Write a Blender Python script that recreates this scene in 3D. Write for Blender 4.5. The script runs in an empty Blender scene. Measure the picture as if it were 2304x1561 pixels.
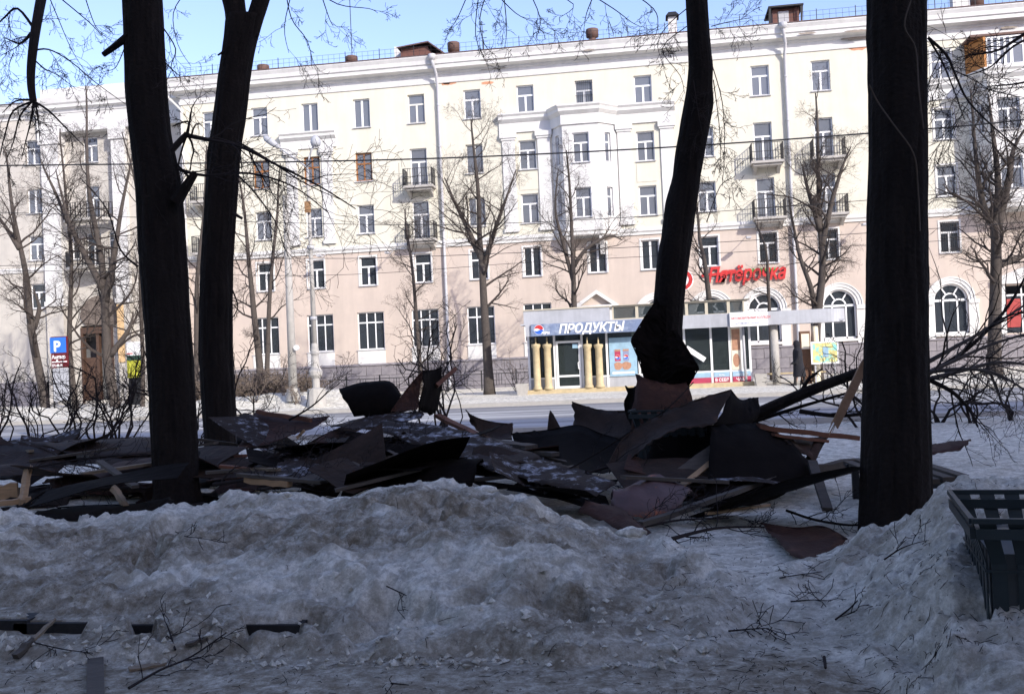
import bpy, bmesh, math, random
import numpy as np
from mathutils import Vector, Matrix, Euler
R = math.radians
scene = bpy.context.scene
col = scene.collection

# ------------------------------------------------------------------ camera
FPX, CX, CY, CAMZ = 2240.0, 1152.0, 780.5, 1.4
YAW, PITCH, ROLL = R(8.197), R(1.0), R(-2.519)
_c, _s = math.cos(ROLL), math.sin(ROLL)
_cp, _sp = math.cos(PITCH), math.sin(PITCH)
_cy, _sy = math.cos(YAW), math.sin(YAW)
XL = Vector((_cy, _sy, 0)); FL = Vector((-_sy, _cy, 0)); ZU = Vector((0, 0, 1))
FWD = FL*_cp + ZU*_sp
UPL = -FL*_sp + ZU*_cp
RIGHT = XL*_c + UPL*_s
UP = -XL*_s + UPL*_c
cam_d = bpy.data.cameras.new('camera'); cam = bpy.data.objects.new('camera', cam_d); col.objects.link(cam)
cam_d.sensor_width = 36; cam_d.lens = 36*FPX/2304; cam_d.clip_end = 3000; cam_d.clip_start = .05
mw = Matrix.Identity(4)
for i, v in enumerate((RIGHT, UP, -FWD)):
    for j in range(3): mw[j][i] = v[j]
mw.translation = (0, 0, CAMZ)
cam.matrix_world = mw
scene.camera = cam
scene.render.resolution_x, scene.render.resolution_y = 1024, 693

# ------------------------------------------------------------------ sky, sun, exposure
SUN = Vector((.93, -1.0, .70)).normalized()          # towards the sun
ELEV = math.asin(SUN.z); AZ = math.atan2(SUN.x, SUN.y)
world = bpy.data.worlds.new('World'); scene.world = world; world.use_nodes = True
nt = world.node_tree; bg = nt.nodes['Background']
sky = nt.nodes.new('ShaderNodeTexSky'); sky.sky_type = 'NISHITA'; sky.sun_disc = False
sky.sun_elevation = ELEV; sky.sun_rotation = AZ; sky.air_density = 1.0; sky.dust_density = 1.0; sky.ozone_density = 3.0
tint = nt.nodes.new('ShaderNodeMix'); tint.data_type = 'RGBA'; tint.blend_type = 'MULTIPLY'; tint.inputs['Factor'].default_value = 1.0
tint.inputs['B'].default_value = (1.10, .935, 1.0, 1)                # the camera's cool lavender white balance, the same over the whole sky
nt.links.new(sky.outputs[0], tint.inputs['A']); nt.links.new(tint.outputs['Result'], bg.inputs[0]); bg.inputs[1].default_value = .15
sd = bpy.data.lights.new('sun', 'SUN'); sun = bpy.data.objects.new('sun', sd); col.objects.link(sun)
sd.energy = 2.4; sd.angle = R(.53); sd.color = (1, .95, .86)
sun.rotation_euler = SUN.to_track_quat('Z', 'Y').to_euler(); sun.location = (20, -20, 40)
scene.view_settings.view_transform = 'Standard'; scene.view_settings.look = 'None'
scene.view_settings.exposure = 1.08; scene.view_settings.gamma = 1.0

# ------------------------------------------------------------------ pixel helpers (a pixel gives a direction only)
def ray(px, py):
    d = RIGHT*((px-CX)/FPX) + UP*(-(py-CY)/FPX) + FWD
    return d/d.y
def W(px, py, Y):
    d = ray(px, py); return Vector((d.x*Y, Y, CAMZ+d.z*Y))
def G(px, py, z=0.0):
    d = ray(px, py); return W(px, py, (z-CAMZ)/d.z)

# ------------------------------------------------------------------ materials
MATS = {}
def mat(name, base, rough=.8, var=.12, scale=4.0, bump=0.0, bscale=30.0, metal=0.0, spec=.4, second=None, sscale=2.0, slo=.45, shi=.65, streak=None):
    if name in MATS: return MATS[name]
    m = bpy.data.materials.new(name); m.use_nodes = True; MATS[name] = m
    n, l = m.node_tree.nodes, m.node_tree.links
    b = n['Principled BSDF']; b.inputs['Roughness'].default_value = rough; b.inputs['Metallic'].default_value = metal
    b.inputs['Specular IOR Level'].default_value = spec
    tc = n.new('ShaderNodeTexCoord')
    nz = n.new('ShaderNodeTexNoise'); nz.inputs['Scale'].default_value = scale; nz.inputs['Detail'].default_value = 8; nz.inputs['Roughness'].default_value = .65
    if streak:
        mp = n.new('ShaderNodeMapping'); mp.inputs['Scale'].default_value = streak
        l.new(tc.outputs['Object'], mp.inputs[0]); l.new(mp.outputs[0], nz.inputs['Vector'])
    else: l.new(tc.outputs['Object'], nz.inputs['Vector'])
    r = n.new('ShaderNodeValToRGB'); c = Vector(base)
    r.color_ramp.elements[0].position = .3; r.color_ramp.elements[1].position = .7
    r.color_ramp.elements[0].color = (*(c*(1-var)), 1); r.color_ramp.elements[1].color = (*(c*(1+var*.6)), 1)
    l.new(nz.outputs['Fac'], r.inputs[0]); out = r.outputs[0]
    if second:
        n2 = n.new('ShaderNodeTexNoise'); n2.inputs['Scale'].default_value = sscale; n2.inputs['Detail'].default_value = 10; n2.inputs['Roughness'].default_value = .7
        l.new(tc.outputs['Object'], n2.inputs['Vector'])
        r2 = n.new('ShaderNodeValToRGB'); r2.color_ramp.elements[0].position = slo; r2.color_ramp.elements[1].position = shi
        l.new(n2.outputs['Fac'], r2.inputs[0])
        mx = n.new('ShaderNodeMix'); mx.data_type = 'RGBA'; l.new(r2.outputs[0], mx.inputs['Factor'])
        l.new(out, mx.inputs['A']); mx.inputs['B'].default_value = (*second, 1); out = mx.outputs['Result']
    l.new(out, b.inputs['Base Color'])
    if bump:
        n3 = n.new('ShaderNodeTexNoise'); n3.inputs['Scale'].default_value = bscale; n3.inputs['Detail'].default_value = 6
        l.new(tc.outputs['Object'], n3.inputs['Vector'])
        bp = n.new('ShaderNodeBump'); bp.inputs['Strength'].default_value = bump; bp.inputs['Distance'].default_value = .02
        l.new(n3.outputs['Fac'], bp.inputs['Height']); l.new(bp.outputs[0], b.inputs['Normal'])
    return m
def glass_mat(name, tint, mixf=.55, rough=.03):
    m = bpy.data.materials.new(name); m.use_nodes = True; MATS[name] = m
    n, l = m.node_tree.nodes, m.node_tree.links
    o = n['Material Output']; b = n['Principled BSDF']
    b.inputs['Base Color'].default_value = (*tint, 1); b.inputs['Roughness'].default_value = rough; b.inputs['Specular IOR Level'].default_value = .8
    t = n.new('ShaderNodeBsdfTransparent'); t.inputs[0].default_value = (.82, .86, .88, 1)
    mx = n.new('ShaderNodeMixShader'); mx.inputs[0].default_value = mixf
    l.new(t.outputs[0], mx.inputs[1]); l.new(b.outputs[0], mx.inputs[2]); l.new(mx.outputs[0], o.inputs[0])
    return m

cream = mat('cream_plaster', (.65, .62, .515), .9, .05, 1.2, .15, 40, second=(.60, .57, .48), sscale=.5, slo=.5, shi=.8)
pink = mat('pink_plaster', (.55, .465, .40), .9, .06, 1.0, .15, 40, second=(.50, .425, .37), sscale=.7, slo=.45, shi=.75)
greywall = mat('greige_plaster', (.52, .485, .43), .9, .07, 1.0, .15, 40, second=(.43, .405, .37), sscale=.6, slo=.45, shi=.75)
white = mat('white_trim', (.68, .67, .65), .8, .05, 2.0, .1, 30, second=(.56, .55, .52), sscale=.9, slo=.55, shi=.8)
granite = mat('granite_plinth', (.20, .185, .20), .7, .15, 6, .2, 60, second=(.27, .25, .26), sscale=2.2)
mortar = mat('dark_mortar', (.09, .085, .09), .95, .1)
plastic = mat('white_window_plastic', (.82, .82, .82), .4, .03)
wood_frame = mat('varnished_wood_frame', (.30, .13, .045), .5, .2, 8)
oldpaint = mat('old_white_paint', (.68, .66, .60), .6, .12, 10)
pane_m = glass_mat('haze_tinted_glass', (.21, .225, .26), .62)  # pale tint stands in for hazy reflection on the panes
pane_dark = glass_mat('dark_window_glass', (.045, .052, .06), .7)
curtain = mat('pale_curtain', (.62, .63, .66), .9, .12, 30, streak=(30, 1, 1))
curtain2 = mat('beige_curtain', (.50, .42, .36), .9, .12, 30, streak=(30, 1, 1))
room = mat('room_interior', (.16, .16, .17), .9, .2, 1.5)
roofm = mat('brown_roof_metal', (.10, .055, .05), .6, .2, 3, second=(.16, .11, .10), sscale=4)
iron = mat('black_iron', (.02, .02, .022), .6, .2)
rustiron = mat('rusty_vent_metal', (.13, .075, .06), .75, .25, 6)
zinc = mat('grey_zinc_pipe', (.50, .50, .52), .6, .1, 5)
concrete = mat('weathered_concrete', (.42, .40, .37), .9, .15, 5, .2, 50)
brickpatch = mat('exposed_brick_patch', (.55, .27, .16), .9, .15, 6)
greypatch = mat('exposed_grey_render', (.30, .26, .22), .95, .3, 5)
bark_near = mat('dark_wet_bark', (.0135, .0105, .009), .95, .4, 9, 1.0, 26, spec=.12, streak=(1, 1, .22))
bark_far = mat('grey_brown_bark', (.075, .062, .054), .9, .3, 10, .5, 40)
twig_m = mat('brown_twig_bark', (.05, .039, .034), .9, .2, 20)
twig_dark = mat('dark_twig_bark', (.022, .017, .016), .9, .2, 20, spec=.15)
hedge_m = mat('brown_hedge_twigs', (.16, .125, .10), .9, .2, 20)
rust = mat('rusted_roof_sheet', (.028, .0165, .0105), .75, .4, 6, .4, 25, metal=.0, spec=.15, second=(.062, .030, .02), sscale=3.2, slo=.55, shi=.75)
rust_red = mat('brown_painted_roof_sheet', (.042, .0185, .012), .75, .35, 6, .4, 25, spec=.15, second=(.09, .04, .023), sscale=4, slo=.55, shi=.7)
rust_black = mat('black_roof_sheet', (.007, .005, .004), .85, .3, 6, .2, 25, spec=.05)  # near-black sheet colour, also used where the heap lies in shade
frosty = mat('frosted_roof_sheet', (.026, .016, .011), .75, .35, 6, .4, 25, spec=.15, second=(.46, .47, .52), sscale=5.5, slo=.53, shi=.70)
splitwood = mat('damp_split_wood', (.17, .125, .08), .85, .3, 8, .3, 40)
orange_rust = mat('orange_spotted_sheet', (.085, .045, .04), .6, .3, 5, .2, 25, spec=.35, second=(.34, .085, .02), sscale=1.9, slo=.60, shi=.66)
oldwood = mat('weathered_grey_board', (.065, .052, .040), .85, .3, 4, .3, 30, streak=(1, 1, 12))
freshwood = mat('fresh_split_wood', (.30, .19, .10), .8, .25, 6, .3, 40, streak=(1, 1, 8))
redwood = mat('reddish_board', (.13, .05, .026), .8, .3, 5, .3, 40)

def stains(m, lo=.90, sc=(1.1, 1, .12)):
    # rain streaks and grime in the plaster itself
    n, l = m.node_tree.nodes, m.node_tree.links; b = n['Principled BSDF']; old = b.inputs['Base Color'].links[0].from_socket
    tc = n.new('ShaderNodeTexCoord'); mp = n.new('ShaderNodeMapping'); mp.inputs['Scale'].default_value = sc; l.new(tc.outputs['Object'], mp.inputs[0])
    nz = n.new('ShaderNodeTexNoise'); nz.inputs['Scale'].default_value = 1.4; nz.inputs['Detail'].default_value = 9; nz.inputs['Roughness'].default_value = .7; l.new(mp.outputs[0], nz.inputs[0])
    r = n.new('ShaderNodeMapRange'); r.inputs[1].default_value = .40; r.inputs[2].default_value = .68; r.inputs[3].default_value = 1.0; r.inputs[4].default_value = lo; l.new(nz.outputs['Fac'], r.inputs[0])
    mx = n.new('ShaderNodeMix'); mx.data_type = 'RGBA'; mx.blend_type = 'MULTIPLY'; mx.inputs['Factor'].default_value = 1; l.new(old, mx.inputs['A']); l.new(r.outputs[0], mx.inputs['B']); l.new(mx.outputs['Result'], b.inputs['Base Color'])
for m_ in (cream, pink, greywall): stains(m_)
stains(white, .84); stains(zinc, .75)
# ------------------------------------------------------------------ mesh builder
class MB:
    def __init__(s): s.v = []; s.f = []
    def add(s, vs, fs):
        o = len(s.v); s.v += [tuple(v) for v in vs]; s.f += [tuple(i+o for i in f) for f in fs]; return s
    def box(s, x0, x1, y0, y1, z0, z1):
        return s.add([(x0,y0,z0),(x1,y0,z0),(x1,y1,z0),(x0,y1,z0),(x0,y0,z1),(x1,y0,z1),(x1,y1,z1),(x0,y1,z1)],
                     [(3,2,1,0),(4,5,6,7),(0,1,5,4),(1,2,6,5),(2,3,7,6),(3,0,4,7)])
    def bar(s, a, b, w, t, up=(0,0,1)):
        a, b = Vector(a), Vector(b); d = (b-a).normalized(); u = Vector(up)
        sd_ = d.cross(u)
        if sd_.length < 1e-4: sd_ = d.cross(Vector((0,1,0)))
        sd_.normalize(); u = sd_.cross(d).normalized()
        vs = []
        for p in (a, b):
            for i, j in ((-1,-1),(1,-1),(1,1),(-1,1)): vs.append(p+sd_*i*w/2+u*j*t/2)
        return s.add(vs, [(3,2,1,0),(4,5,6,7),(0,1,5,4),(1,2,6,5),(2,3,7,6),(3,0,4,7)])
    def tube(s, pts, rad, n=6, cap=True):
        pts = [Vector(p) for p in pts]; k = len(pts)
        if not hasattr(rad, '__len__'): rad = [rad]*k
        o = len(s.v); ref = None
        for i in range(k):
            d = (pts[min(i+1,k-1)]-pts[max(i-1,0)])
            if d.length < 1e-9: d = Vector((0,0,1))
            d.normalize()
            if ref is None:
                ref = d.cross(Vector((0,0,1)) if abs(d.z) < .9 else Vector((1,0,0))).normalized()
            ref = (ref-d*ref.dot(d)).normalized(); b = d.cross(ref)
            for j in range(n):
                a = 2*math.pi*j/n; q = pts[i]+(ref*math.cos(a)+b*math.sin(a))*rad[i]; s.v.append((q.x,q.y,q.z))
        for i in range(k-1):
            for j in range(n):
                j2 = (j+1) % n; s.f.append((o+i*n+j, o+i*n+j2, o+(i+1)*n+j2, o+(i+1)*n+j))
        if cap and n > 2:
            s.f.append(tuple(o+j for j in reversed(range(n)))); s.f.append(tuple(o+(k-1)*n+j for j in range(n)))
        return s
    def lathe(s, c, prof, n=12):
        o = len(s.v); c = Vector(c)
        for r, z in prof:
            for j in range(n):
                a = 2*math.pi*j/n; s.v.append((c.x+r*math.cos(a), c.y+r*math.sin(a), c.z+z))
        for i in range(len(prof)-1):
            for j in range(n):
                j2 = (j+1) % n; s.f.append((o+i*n+j, o+i*n+j2, o+(i+1)*n+j2, o+(i+1)*n+j))
        s.f.append(tuple(o+j for j in reversed(range(n)))); s.f.append(tuple(o+(len(prof)-1)*n+j for j in range(n)))
        return s
    def prism(s, poly, y0, y1):
        """polygon in XZ, extruded along Y"""
        n = len(poly)
        return s.add([(x,y0,z) for x,z in poly]+[(x,y1,z) for x,z in poly],
                     [tuple(range(n)), tuple(range(2*n-1,n-1,-1))]+[(i,i+n,(i+1)%n+n,(i+1)%n) for i in range(n)])
    def profile(s, prof, x0, x1):
        """polygon in YZ extruded along X"""
        n = len(prof)
        return s.add([(x0,y,z) for y,z in prof]+[(x1,y,z) for y,z in prof],
                     [tuple(range(n)), tuple(range(2*n-1,n-1,-1))]+[(i,i+n,(i+1)%n+n,(i+1)%n) for i in range(n)])
    def mesh(s, name, m, smooth=False):
        me = bpy.data.meshes.new(name); me.from_pydata(s.v, [], s.f)
        bm = bmesh.new(); bm.from_mesh(me); bmesh.ops.recalc_face_normals(bm, faces=bm.faces); bm.to_mesh(me); bm.free()
        if m: me.materials.append(m)
        if smooth: me.polygons.foreach_set('use_smooth', [True]*len(me.polygons))
        return me
    def build(s, name, m, parent=None, smooth=False): return put(name, s.mesh(name, m, smooth), parent)

def put(name, me, parent=None, loc=None, world_coords=True):
    o = bpy.data.objects.new(name, me); col.objects.link(o)
    if parent is not None:
        o.parent = parent
        if world_coords:
            L = Vector(parent.get('base', (0,0,0)))
            o.matrix_parent_inverse = Matrix.Translation(-L)
            o['base'] = (0.,0.,0.)
    if loc is not None: o.location = loc; o['base'] = tuple(float(a) for a in loc)
    return o
def tag(o, label=None, cat=None, group=None, kind=None):
    if label: o['label'] = label
    if cat: o['category'] = cat
    if group: o['group'] = group
    if kind: o['kind'] = kind
    return o
def thing(name, label, cat, loc=(0,0,0), group=None):
    o = bpy.data.objects.new(name, None); col.objects.link(o); o.location = loc; o.empty_display_size = .2
    o['base'] = tuple(float(a) for a in loc)
    return tag(o, label, cat, group)
def struct(name, mb, m, smooth=False): return tag(mb.build(name, m, None, smooth), kind='structure')
def text_mesh(txt, size, m, ext=.006, shear=0., bold=0., align='LEFT', sx=1.0):
    cu = bpy.data.curves.new('t', 'FONT'); cu.body = txt; cu.size = size; cu.extrude = ext; cu.shear = shear; cu.offset = bold; cu.align_x = align; cu.resolution_u = 3
    ob = bpy.data.objects.new('t', cu); me = bpy.data.meshes.new_from_object(ob)
    bpy.data.objects.remove(ob); bpy.data.curves.remove(cu)
    me.transform(Matrix.Rotation(R(90), 4, 'X') @ Matrix.Diagonal((sx,1,1,1)))
    me.materials.clear(); me.materials.append(m); me.name = 'lettering'
    return me
# ------------------------------------------------------------------ value noise
def vnoise(x, y, freq, seed=0):
    x = np.asarray(x)*freq; y = np.asarray(y)*freq
    xi = np.floor(x).astype(np.int64); yi = np.floor(y).astype(np.int64); fx = x-xi; fy = y-yi
    def h(a, b):
        n = (a*374761393+b*668265263+seed*1442695041) & 0x7fffffff
        n = ((n ^ (n >> 13))*1274126177) & 0x7fffffff
        return ((n ^ (n >> 16)) & 0xffff)/65535.
    u = fx*fx*(3-2*fx); v = fy*fy*(3-2*fy)
    return (h(xi,yi)*(1-u)+h(xi+1,yi)*u)*(1-v)+(h(xi,yi+1)*(1-u)+h(xi+1,yi+1)*u)*v-.5
def fbm(x, y, freq, oct=4, seed=0, gain=.5):
    o = 0.; a = 1.
    for i in range(oct): o = o+a*vnoise(x, y, freq*2**i, seed+i*17); a *= gain
    return o
# ================================================================== ground, road, pavement
FY = 56.0                                             # facade plane
def X_at(px, py, Y): return W(px, py, Y).x
# ------------------------------------------------------------------ building across the road
bld = thing('apartment_building', 'long five storey cream and pink apartment block across the street', 'building', (0, FY, 0))
def wallpanel(mb, A, B, z0, z1, holes, depth=.22):
    A = Vector((A[0], A[1], 0)); B = Vector((B[0], B[1], 0)); d = (B-A); L = d.length; d /= L
    inn = Vector((-d.y, d.x, 0))
    us = sorted({0., L, *[h[i] for h in holes for i in (0,1)]}); zs = sorted({z0, z1, *[h[i] for h in holes for i in (2,3)]})
    P = lambda u, z, q=0.: tuple(A+d*u+inn*q+Vector((0,0,z)))
    idx = {}
    def vid(u, z):
        k = (u, z)
        if k not in idx: idx[k] = len(mb.v); mb.v.append(P(u, z))
        return idx[k]
    for i in range(len(us)-1):
        for j in range(len(zs)-1):
            u, z = (us[i]+us[i+1])/2, (zs[j]+zs[j+1])/2
            if any(h[0] < u < h[1] and h[2] < z < h[3] for h in holes): continue
            mb.f.append((vid(us[i],zs[j]), vid(us[i+1],zs[j]), vid(us[i+1],zs[j+1]), vid(us[i],zs[j+1])))
    for u0, u1, a, b in holes:
        mb.add([P(u0,a),P(u1,a),P(u1,b),P(u0,b),P(u0,a,depth),P(u1,a,depth),P(u1,b,depth),P(u0,b,depth)], [(0,1,5,4),(1,2,6,5),(2,3,7,6),(3,0,4,7)])
def sweep(mb, path, prof):
    """profile [(out, z)] swept along an XY path running left to right, mitred, outward = towards the street"""
    n = len(path); k = len(prof); o = len(mb.v); ns = []
    for i in range(n-1):
        d = Vector((path[i+1][0]-path[i][0], path[i+1][1]-path[i][1])).normalized(); ns.append(Vector((d.y, -d.x)))
    for i in range(n):
        if i == 0: m = ns[0]
        elif i == n-1: m = ns[-1]
        else:
            m = (ns[i-1]+ns[i]).normalized(); m = m/max(.3, m.dot(ns[i]))
        for q, z in prof: mb.v.append((path[i][0]+m.x*q, path[i][1]+m.y*q, z))
    for i in range(n-1):
        for j in range(k):
            j2 = (j+1) % k; mb.f.append((o+i*k+j, o+i*k+j2, o+(i+1)*k+j2, o+(i+1)*k+j))
    mb.f.append(tuple(o+j for j in range(k))); mb.f.append(tuple(o+(n-1)*k+j for j in reversed(range(k))))
WC = {}
def cached(key, fn):
    if key not in WC: WC[key] = fn()
    return WC[key]
def pane_mesh(w, h, m):
    return cached(('p', round(w,3), round(h,3), m.name), lambda: MB().box(-w/2, w/2, -.006, .006, 0, h).mesh('pane', m))
wr = random.Random(5)
def window(parent, X, Y, z0, w, h, kind='T', rot=0., frame=None, glass=None, cur=None, sill=True, grille=False):
    """origin: bottom centre of the opening on the wall plane"""
    fm = frame or plastic; gm = glass or pane_m
    t = .065 if fm is not wood_frame else .085
    y0, y1 = .13, .19
    cells = []; bars = []
    def grid(xs, zs):                                  # xs, zs: bar centre lines
        for i in range(len(xs)-1):
            for j in range(len(zs)-1): cells.append((xs[i], xs[i+1], zs[j], zs[j+1]))
    L, Rr, T = -w/2+t/2, w/2-t/2, h-t/2
    bars += [(L-t/2, Rr+t/2, 0, t), (L-t/2, Rr+t/2, h-t, h), (L-t/2, L+t/2, t, h-t), (Rr-t/2, Rr+t/2, t, h-t)]
    if kind in 'TD':
        zt = h*.66; bars += [(L+t/2, Rr-t/2, zt-t*.7, zt+t*.7), (-t*.8, t*.8, t, zt-t*.7)]
        grid([L, 0, Rr], [t/2, zt]); cells.append((L, Rr, zt, T))
    elif kind == 'B':
        bars += [(-t*.9, t*.9, t, h-t)]; grid([L, 0, Rr], [t/2, T])
    elif kind == 'W':
        zt = h*.62; bars += [(L+t/2, Rr-t/2, zt-t/2, zt+t/2), (-t/2, t/2, t, zt-t/2), (-t/2, t/2, zt+t/2, h-t)]
        grid([L, 0, Rr], [t/2, zt, T])
    elif kind == 'G':
        zt = h*.72; a = L+(Rr-L)/3; b = L+2*(Rr-L)/3
        bars += [(L+t/2, Rr-t/2, zt-t*.6, zt+t*.6)]
        for q in (a, b): bars += [(q-t/2, q+t/2, t, zt-t*.6), (q-t/2, q+t/2, zt+t*.6, h-t)]
        grid([L, a, b, Rr], [t/2, zt, T])
    elif kind == 'N':
        zt = h*.68; bars += [(L+t/2, Rr-t/2, zt-t/2, zt+t/2)]; grid([L, Rr], [t/2, zt, T])
    def mk():
        mb = MB()
        for x0, x1, a, b in bars: mb.box(x0, x1, y0, y1, a, b)
        return mb.mesh('window', fm)
    o = put('window', cached(('w', kind, round(w,3), round(h,3), fm.name), mk), parent, (X, Y, z0)); o.rotation_euler.z = rot
    for x0, x1, a, b in cells:
        p = put('pane', pane_mesh(x1-x0-t*.9, b-a-t*.9, gm), o, None, False); p.location = ((x0+x1)/2, .162, a+t*.45)
    if sill:
        s = put('sill', cached(('s', round(w,3)), lambda: MB().box(-w/2-.06, w/2+.06, -.09, .12, -.05, -.004).mesh('sill', zinc)), o, None, False)
    c = cur if cur is not None else wr.choice(['l', 'r', 'lr', 'lr', 'f', 'f', 'f', ''])
    cm = curtain if wr.random() < .75 else curtain2
    def cmk(xa, xb, za, zb):
        mb = MB(); n = 14; vs = []
        for i in range(n+1):
            x = xa+(xb-xa)*i/n; yy = .30+.025*math.sin(i*2.2)
            vs += [(x, yy, za), (x, yy, zb)]
        return mb.add(vs, [(2*i, 2*i+2, 2*i+3, 2*i+1) for i in range(n)]).mesh('curtain', cm)
    for q in c:
        xa, xb, za = {'l': (-w/2, -w/2+w*.3, .0), 'r': (w/2-w*.3, w/2, .0), 'f': (-w/2, w/2, h*(.0 if wr.random() < .4 else .35))}[q]
        put('curtain', cached(('c', q, round(w,3), round(h,3), za, cm.name), lambda: cmk(xa, xb, za, h)), o, None, False)
    if grille:
        def gk():
            mb = MB(); n = 9
            for i in range(n): mb.box(-w/2+w*(i+.5)/n-.009, -w/2+w*(i+.5)/n+.009, .03, .048, .02, h-.02)
            for z in (.15, h*.5, h-.15): mb.box(-w/2, w/2, .05, .062, z-.012, z+.012)
            return mb.mesh('grille', iron)
        put('grille', cached(('g', round(w,3), round(h,3)), gk), o, None, False)
    return o

# columns (left edge in the photo at the top row) -> X centre on the facade
COLPX = {0:(455,265), 1:(565,252), 2:(678,238), 3:(794,224.5), 4:(916.5,213.5), 5:(1042,203.5), 6:(1161,191.5), 7:(1293,181), 8:(1425,169), 9:(1557,158), 10:(1688,148.5), 11:(1824,137.5), 12:(1960,129), 13:(2094,121)}
WX = {k: X_at(*p, FY)+.49 for k, p in COLPX.items()}
WX[14] = WX[13]+4.6
ZT = [17.22, 14.08, 11.03, 8.0]; WW, WH = .99, 1.66
XL0 = -27.45; XR0 = 48.0
kinds = {0: dict(zip(range(15), 'TTBBTTTTTTTTTTT')), 1: dict(zip(range(15), 'TWWWDBT-TTDDTT-')), 2: dict(zip(range(15), 'TTTTDBT-TTDDTT-')), 3: dict(zip(range(15), 'TTTTTTBBBTTTTTB'))}
kinds[0][14] = '-'
up_h, low_h, wins = [], [], []
for r in range(4):
    for c, k in kinds[r].items():
        if k == '-': continue
        h = WH; zt = ZT[r]
        x = WX[c]+(.35 if (c == 7 and r == 3) else 0)
        z0 = zt-h
        if k == 'D': z0 = zt-2.25; h = 2.25
        (up_h if r < 3 else low_h).append((x-WW/2-XL0, x+WW/2-XL0, z0, zt)); wins.append((r, c, k, x, z0, h))
GX = [X_at(p, q, FY)+.80 for p, q in ((568,719),(690,711),(803,704),(925,697),(1050,692),(1177,685))]
for x in GX: low_h.append((x-.8-XL0, x+.8-XL0, 2.62, 4.80))
AX = [X_at(p, 700, FY) for p in (1478, 1600, 1719, 1889)]; sp = AX[2]-AX[1]
AX += [AX[3]+sp, AX[3]+sp*2.02]
AR, AZ0, AZS = .88, 2.0, 3.80
for x in AX: low_h.append((x-AR-XL0, x+AR-XL0, AZ0, AZS+AR))
SHOP = (X_at(2262, 690, FY), X_at(2262, 690, FY)+2.6); low_h.append((SHOP[0]-XL0, SHOP[1]-XL0, 1.9, 4.4))
mb = MB(); wallpanel(mb, (XL0, FY), (XR0, FY), 8.5, 18.9, up_h); mb.build('upper_wall', cream, bld)
mb = MB(); wallpanel(mb, (XL0, FY), (XR0, FY), 1.70, 8.5, low_h)
for x in AX:                                           # spandrels above the arches
    n = 12
    for s_ in (-1, 1):
        pts = [(x+s_*AR*math.cos(a), AZS+AR*math.sin(a)) for a in [math.pi/2*i/n for i in range(n+1)]]
        for i in range(n):
            a, b = pts[i], pts[i+1]; ca = (a[0], AZS+AR); cb = (b[0], AZS+AR)
            mb.add([(a[0],FY,a[1]),(b[0],FY,b[1]),(cb[0],FY,cb[1]),(ca[0],FY,ca[1]),(a[0],FY+.22,a[1]),(b[0],FY+.22,b[1])], [(0,1,2,3),(0,1,5,4)])
mb.build('lower_wall', pink, bld)
MB().box(XL0+.3, XR0, FY+1.6, FY+1.7, 0, 18.9).build('interior_wall', room, bld)
mb = MB()
for z in (1.71, 5.1, 8.3, 11.3, 14.4): mb.box(XL0+.3, XR0, FY+.24, FY+1.6, z, z+.15)
mb.build('floor_slab', room, bld)
MB().box(XL0-.002, XL0+.26, FY+.003, FY+10, 0, 18.9).build('end_wall', cream, bld)
for r, c, k, x, z0, h in wins:
    fr = plastic; gl = None
    if k == 'W': fr = wood_frame
    if (r, c) in ((0,4), (1,0), (2,5), (1,5)): fr = oldpaint
    if r == 3: gl = pane_dark
    window(bld, x, FY, z0, WW, h, k, frame=fr, glass=gl, sill=(k != 'D'), grille=(r == 3 and c in (10, 11, 12, 13)) or (r == 0 and c == 7))
for x in GX:
    window(bld, x, FY, 2.62, 1.6, 2.18, 'G', glass=pane_dark, cur='')
    MB().box(x-.82, x+.82, FY-.05, FY+.003, 1.76, 2.56).build('window_apron', white, bld)
# thin white surrounds of the ordinary windows
def surround(x, z0, w, h): 
    def mk():
        mb = MB(); t = .09
        mb.box(-w/2-t, -w/2, -.03, .002, -.02, h+t); mb.box(w/2, w/2+t, -.03, .002, -.02, h+t); mb.box(-w/2, w/2, -.03, .002, h, h+t)
        return mb.mesh('window_surround', white)
    put('window_surround', cached(('su', w, h), mk), bld, (x, FY, z0))
for r, c, k, x, z0, h in wins:
    if r == 3 or c in (13,): surround(x, z0, WW, h)
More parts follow.
